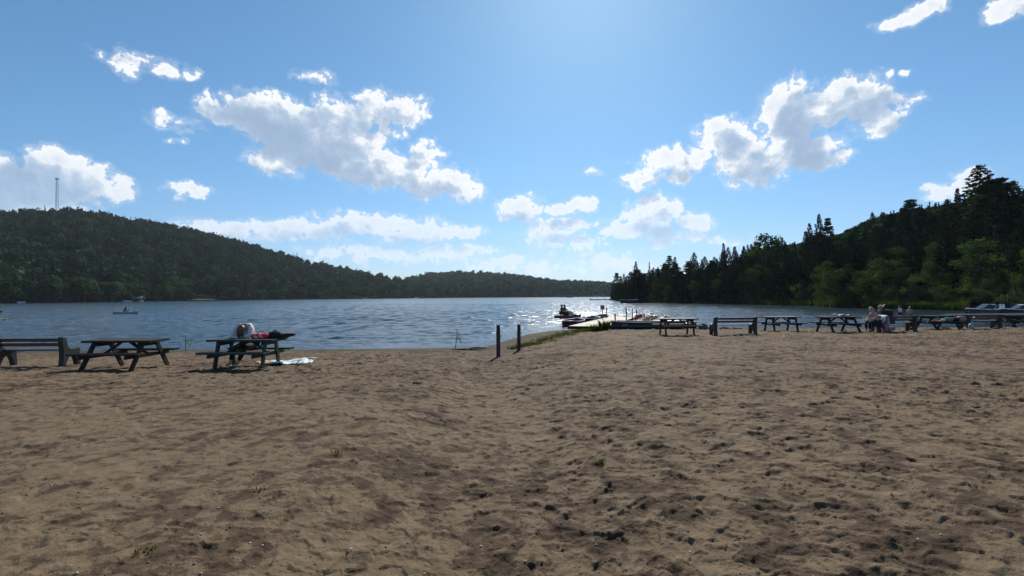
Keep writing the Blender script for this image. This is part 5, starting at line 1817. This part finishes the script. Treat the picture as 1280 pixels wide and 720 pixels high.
CLOUDS = [  # centre x, y, half width, half height, weight in picture units of the sky seen above the lake
    (262, 132, 20, 15, .85), (278, 142, 18, 12, .8), (330, 144, 48, 32, 1.5), (368, 164, 58, 36, 1.85), (412, 188, 58, 32, 1.7), (458, 206, 50, 28, 1.3), (484, 217, 36, 22, 1.1), (338, 196, 26, 24, .9), (362, 205, 18, 12, .7),
    (428, 150, 44, 28, .95), (470, 142, 50, 26, .9), (508, 138, 28, 17, .75), (450, 176, 34, 24, 1.1), (530, 190, 22, 15, .8), (518, 214, 34, 22, .9), (552, 230, 46, 22, 1.1), (588, 240, 20, 13, .85),
    (172, 78, 36, 15, .46), (200, 84, 20, 9, .30), (236, 88, 10, 6, .30), (215, 150, 24, 11, .44), (224, 178, 12, 6, .42), (237, 238, 27, 8, .58), (222, 248, 10, 5, .36), (395, 98, 18, 6, .28),
    (-60, 222, 90, 40, 1.75), (10, 226, 72, 36, 1.75), (66, 222, 64, 34, 1.65), (114, 232, 50, 27, 1.4), (150, 238, 20, 15, .9), (40, 262, 80, 16, .8),
    (904, 168, 34, 24, 1.0), (920, 196, 34, 34, 1.0), (942, 208, 46, 28, 1.2), (986, 152, 42, 42, 1.7), (990, 120, 30, 24, 1.0), (1000, 190, 52, 26, 1.6), (1048, 128, 46, 32, 1.3), (1086, 122, 40, 30, 1.05), (1132, 126, 30, 12, .75), (1042, 198, 24, 10, .8), (1098, 150, 36, 20, 1.0),
    (1112, 94, 9, 7, .42), (1140, 88, 8, 4, .36), (840, 203, 44, 20, 1.0), (800, 228, 24, 10, .9), (846, 222, 18, 7, .7), (872, 194, 14, 9, .7), (745, 215, 10, 4, .36), (918, 232, 8, 4, .5),
    (818, 266, 44, 22, 1.1), (800, 286, 52, 16, 1.1), (862, 278, 28, 15, .9), (845, 300, 40, 9, .6), (652, 258, 30, 16, .95), (700, 262, 34, 8, .85), (720, 256, 22, 8, .8), (742, 250, 6, 5, .7), (700, 278, 48, 8, .85), (672, 286, 24, 10, .8), (688, 298, 40, 14, .75), (735, 306, 34, 12, .7),
    (290, 290, 70, 14, .85), (372, 287, 62, 15, .95), (452, 282, 60, 17, 1.05), (520, 290, 66, 16, 1.0), (582, 290, 28, 10, .8), (470, 318, 70, 10, .75), (560, 318, 60, 12, .75), (425, 316, 44, 10, .7), (640, 330, 70, 12, .6), (760, 330, 60, 12, .55),
    (1138, 22, 40, 13, .95), (1168, 8, 28, 12, .9), (1252, 12, 32, 17, 1.1), (1290, 0, 30, 14, 1.0), (1180, 240, 26, 11, .95), (1212, 230, 26, 18, 1.1), (900, 300, 30, 7, .5),
]
def dir_uv(px_, py_):
    d = ray(px_, py_).normalized()
    return math.atan2(d.x, d.y), math.asin(d.z)

def cloud_group():
    g = bpy.data.node_groups.new('cloud_cover', 'ShaderNodeTree')
    g.interface.new_socket('uv', in_out='INPUT', socket_type='NodeSocketVector')
    g.interface.new_socket('density', in_out='OUTPUT', socket_type='NodeSocketFloat')
    g.interface.new_socket('bulk', in_out='OUTPUT', socket_type='NodeSocketFloat')
    gi, go = g.nodes.new('NodeGroupInput'), g.nodes.new('NodeGroupOutput')
    L = g.links.new
    # domain warp
    wn = N(g, 'ShaderNodeTexNoise', noise_dimensions='2D', i_Scale=14.0, i_Detail=4.0, i_Roughness=0.55)
    L(gi.outputs[0], wn.inputs['Vector'])
    wm = N(g, 'ShaderNodeVectorMath', operation='SUBTRACT')
    L(wn.outputs['Color'], wm.inputs[0]); wm.inputs[1].default_value = (.5, .5, .5)
    ws = N(g, 'ShaderNodeVectorMath', operation='MULTIPLY_ADD')
    L(wm.outputs[0], ws.inputs[0]); ws.inputs[1].default_value = (.05, .034, 0); L(gi.outputs[0], ws.inputs[2])
    uv = ws.outputs[0]
    acc = None
    for (cx, cy, rx, ry, w) in CLOUDS:
        u0, v0 = dir_uv(cx, cy)
        u1, v1 = dir_uv(cx + rx, cy)
        u2, v2 = dir_uv(cx, cy - ry)
        au, av = abs(u1 - u0), abs(v2 - v0)
        s = N(g, 'ShaderNodeVectorMath', operation='MULTIPLY_ADD')
        L(uv, s.inputs[0]); s.inputs[1].default_value = (1 / au, 1 / av, 0); s.inputs[2].default_value = (-u0 / au, -v0 / av, 0)
        dd = N(g, 'ShaderNodeVectorMath', operation='DOT_PRODUCT')
        L(s.outputs[0], dd.inputs[0]); L(s.outputs[0], dd.inputs[1])
        m = N(g, 'ShaderNodeMath', operation='MULTIPLY_ADD')
        L(dd.outputs['Value'], m.inputs[0]); m.inputs[1].default_value = -w * 0.75; m.inputs[2].default_value = w * 0.75
        if acc is None:
            acc = m.outputs[0]
        else:
            mx = N(g, 'ShaderNodeMath', operation='SMOOTH_MAX')
            L(acc, mx.inputs[0]); L(m.outputs[0], mx.inputs[1]); mx.inputs[2].default_value = 0.12
            acc = mx.outputs[0]
    cl = N(g, 'ShaderNodeMath', operation='MAXIMUM')
    L(acc, cl.inputs[0]); cl.inputs[1].default_value = -1.2
    n1 = N(g, 'ShaderNodeTexNoise', noise_dimensions='2D', i_Scale=26.0, i_Detail=10.0, i_Roughness=0.64, i_Lacunarity=2.1)
    mp = N(g, 'ShaderNodeVectorMath', operation='MULTIPLY')
    L(gi.outputs[0], mp.inputs[0]); mp.inputs[1].default_value = (1, 1.35, 1)
    L(mp.outputs[0], n1.inputs['Vector'])
    # puffs: inverted smooth cells give the cauliflower edge
    vo = N(g, 'ShaderNodeTexVoronoi', voronoi_dimensions='2D', i_Scale=52.0, feature='SMOOTH_F1')
    vo.inputs['Detail'].default_value = 2.0
    vo.inputs['Smoothness'].default_value = 0.35
    L(ws.outputs[0], vo.inputs['Vector'])
    a = N(g, 'ShaderNodeMath', operation='MULTIPLY_ADD')
    L(n1.outputs['Fac'], a.inputs[0]); a.inputs[1].default_value = 2.0; a.inputs[2].default_value = -1.0
    b = N(g, 'ShaderNodeMath', operation='MULTIPLY_ADD')
    L(vo.outputs['Distance'], b.inputs[0]); b.inputs[1].default_value = -0.6; b.inputs[2].default_value = 0.46
    c = N(g, 'ShaderNodeMath', operation='ADD')
    L(a.outputs[0], c.inputs[0]); L(b.outputs[0], c.inputs[1])
    e = N(g, 'ShaderNodeMath', operation='ADD')
    L(cl.outputs[0], e.inputs[0]); L(c.outputs[0], e.inputs[1])
    L(e.outputs[0], go.inputs[0])
    n3 = N(g, 'ShaderNodeTexNoise', noise_dimensions='2D', i_Scale=24.0, i_Detail=3.0, i_Roughness=0.5)
    L(mp.outputs[0], n3.inputs['Vector'])
    b2 = N(g, 'ShaderNodeMath', operation='MULTIPLY_ADD')
    L(n3.outputs['Fac'], b2.inputs[0]); b2.inputs[1].default_value = 1.5; b2.inputs[2].default_value = -0.75
    b3 = N(g, 'ShaderNodeMath', operation='ADD')
    L(cl.outputs[0], b3.inputs[0]); L(b2.outputs[0], b3.inputs[1])
    b4 = N(g, 'ShaderNodeMath', operation='MULTIPLY_ADD')
    L(b.outputs[0], b4.inputs[0]); b4.inputs[1].default_value = 0.7; L(b3.outputs[0], b4.inputs[2])
    L(b4.outputs[0], go.inputs[1])
    return g

def build_world():
    tc = N(wt, 'ShaderNodeTexCoord')
    nrm = N(wt, 'ShaderNodeVectorMath', operation='NORMALIZE')
    WL(tc.outputs['Generated'], nrm.inputs[0])
    sp = N(wt, 'ShaderNodeSeparateXYZ')
    WL(nrm.outputs[0], sp.inputs[0])
    az = N(wt, 'ShaderNodeMath', operation='ARCTAN2')
    WL(sp.outputs['X'], az.inputs[0]); WL(sp.outputs['Y'], az.inputs[1])
    el = N(wt, 'ShaderNodeMath', operation='ARCSINE')
    WL(sp.outputs['Z'], el.inputs[0])
    uv = N(wt, 'ShaderNodeCombineXYZ')
    WL(az.outputs[0], uv.inputs[0]); WL(el.outputs[0], uv.inputs[1])
    g = cloud_group()
    d0 = N(wt, 'ShaderNodeGroup'); d0.node_tree = g
    WL(uv.outputs[0], d0.inputs[0])
    # sample again a little way towards the sun
    ts = N(wt, 'ShaderNodeVectorMath', operation='SUBTRACT')
    ts.inputs[0].default_value = (SUN_AZ, SUN_EL, 0); WL(uv.outputs[0], ts.inputs[1])
    tn = N(wt, 'ShaderNodeVectorMath', operation='NORMALIZE'); WL(ts.outputs[0], tn.inputs[0])
    to = N(wt, 'ShaderNodeVectorMath', operation='MULTIPLY_ADD')
    WL(tn.outputs[0], to.inputs[0]); to.inputs[1].default_value = (.030, .030, 0); WL(uv.outputs[0], to.inputs[2])
    d1 = N(wt, 'ShaderNodeGroup'); d1.node_tree = g
    WL(to.outputs[0], d1.inputs[0])
    al = N(wt, 'ShaderNodeMapRange', interpolation_type='SMOOTHSTEP')
    al.inputs['From Min'].default_value = -0.02; al.inputs['From Max'].default_value = 0.32
    WL(d0.outputs[0], al.inputs['Value'])
    # thin ragged veil round the solid clouds
    ve = N(wt, 'ShaderNodeMapRange', interpolation_type='SMOOTHSTEP')
    ve.inputs['From Min'].default_value = -0.55; ve.inputs['From Max'].default_value = 0.25; ve.inputs['To Max'].default_value = 0.24
    WL(d0.outputs[0], ve.inputs['Value'])
    am = N(wt, 'ShaderNodeMath', operation='MAXIMUM'); WL(al.outputs[0], am.inputs[0]); WL(ve.outputs[0], am.inputs[1])
    # optical depth: part here, part on the way to the sun
    mx = N(wt, 'ShaderNodeMath', operation='MAXIMUM'); mb_ = N(wt, 'ShaderNodeMath', operation='SUBTRACT'); WL(d1.outputs[1], mb_.inputs[0]); mb_.inputs[1].default_value = 0.12; WL(mb_.outputs[0], mx.inputs[0]); mx.inputs[1].default_value = 0
    m0 = N(wt, 'ShaderNodeMath', operation='MAXIMUM'); WL(d0.outputs[0], m0.inputs[0]); m0.inputs[1].default_value = 0
    sm = N(wt, 'ShaderNodeMath', operation='MULTIPLY_ADD'); WL(m0.outputs[0], sm.inputs[0]); sm.inputs[1].default_value = 0.22; WL(mx.outputs[0], sm.inputs[2])
    ml = N(wt, 'ShaderNodeMath', operation='MULTIPLY'); kf = N(wt, 'ShaderNodeMapRange'); kf.inputs['From Max'].default_value = 0.24; kf.inputs['To Min'].default_value = 0.3; kf.inputs['To Max'].default_value = 1.0
    WL(el.outputs[0], kf.inputs['Value'])
    sk = N(wt, 'ShaderNodeMath', operation='MULTIPLY'); WL(sm.outputs[0], sk.inputs[0]); WL(kf.outputs[0], sk.inputs[1])
    WL(sk.outputs[0], ml.inputs[0]); ml.inputs[1].default_value = -2.5
    ex = N(wt, 'ShaderNodeMath', operation='EXPONENT'); WL(ml.outputs[0], ex.inputs[0])
    cc = ramp(wt, ex.outputs[0], [(0.0, (3.5, 4.7, 6.6)), (0.22, (5.2, 6.4, 8.0)), (0.55, (8.8, 9.2, 9.8)), (1.0, (11.2, 11.2, 11.2))])
    # thin, distant clouds near the horizon take the colour of the air
    fo = N(wt, 'ShaderNodeMapRange')
    fo.inputs['From Min'].default_value = 0.0; fo.inputs['From Max'].default_value = 0.22
    fo.inputs['To Min'].default_value = 0.25; fo.inputs['To Max'].default_value = 0.96
    WL(el.outputs[0], fo.inputs['Value'])
    aa = N(wt, 'ShaderNodeMath', operation='MULTIPLY'); WL(am.outputs[0], aa.inputs[0]); WL(fo.outputs[0], aa.inputs[1])
    mix = N(wt, 'ShaderNodeMix', data_type='RGBA')
    sg_ = N(wt, 'ShaderNodeMix', data_type='RGBA', blend_type='MULTIPLY'); sg_.inputs[0].default_value = 1
    WL(sky.outputs[0], sg_.inputs[6]); gr_ = ramp(wt, el.outputs[0], [(0.0, (0.62, 0.75, 1.04)), (0.10, (0.68, 0.86, 1.07)), (0.25, (0.70, 1.00, 1.14)), (0.6, (0.75, 1.09, 1.18))]); WL(gr_.outputs[0], sg_.inputs[7])
    WL(aa.outputs[0], mix.inputs[0]); WL(sg_.outputs[2], mix.inputs[6]); WL(cc.outputs[0], mix.inputs[7])
    WL(mix.outputs[2], bg.inputs['Color'])
    WL(bg.outputs[0], wo.inputs['Surface'])
build_world()
world.cycles.sampling_method = 'MANUAL'
world.cycles.sample_map_resolution = 1024

HAZE = 0.00007
if HAZE:
    hb = MB().box((0, 0, 110), (6700, 6700, 240)).build('haze', None)
    m, nt, b, out = new_mat('haze')
    nt.nodes.remove(b)
    pv = N(nt, 'ShaderNodeVolumePrincipled')
    pv.inputs['Color'].default_value = (0.75, 0.87, 1.0, 1)
    pv.inputs['Density'].default_value = HAZE
    pv.inputs['Anisotropy'].default_value = 0.2
    nt.links.new(pv.outputs[0], out.inputs['Volume'])
    hb.data.materials.append(m)
    tag(hb, kind='stuff')

# ------------------------------------------------------------------ render settings
scene.view_settings.view_transform = 'Standard'
scene.view_settings.look = 'None'
scene.view_settings.gamma = 1
scene.view_settings.use_curve_mapping = False
scene.view_settings.exposure = 0.30
cy = scene.cycles
cy.max_bounces = 6
cy.diffuse_bounces = 2
cy.glossy_bounces = 3
cy.transmission_bounces = 3
cy.transparent_max_bounces = 4
cy.volume_bounces = 0
cy.sample_clamp_indirect = 6
cy.sample_clamp_direct = 5
cy.use_adaptive_sampling = False
cy.use_denoising = True
cy.denoiser = 'OPENIMAGEDENOISE'
cy.denoising_input_passes = 'RGB_ALBEDO_NORMAL'
cy.denoising_prefilter = 'ACCURATE'
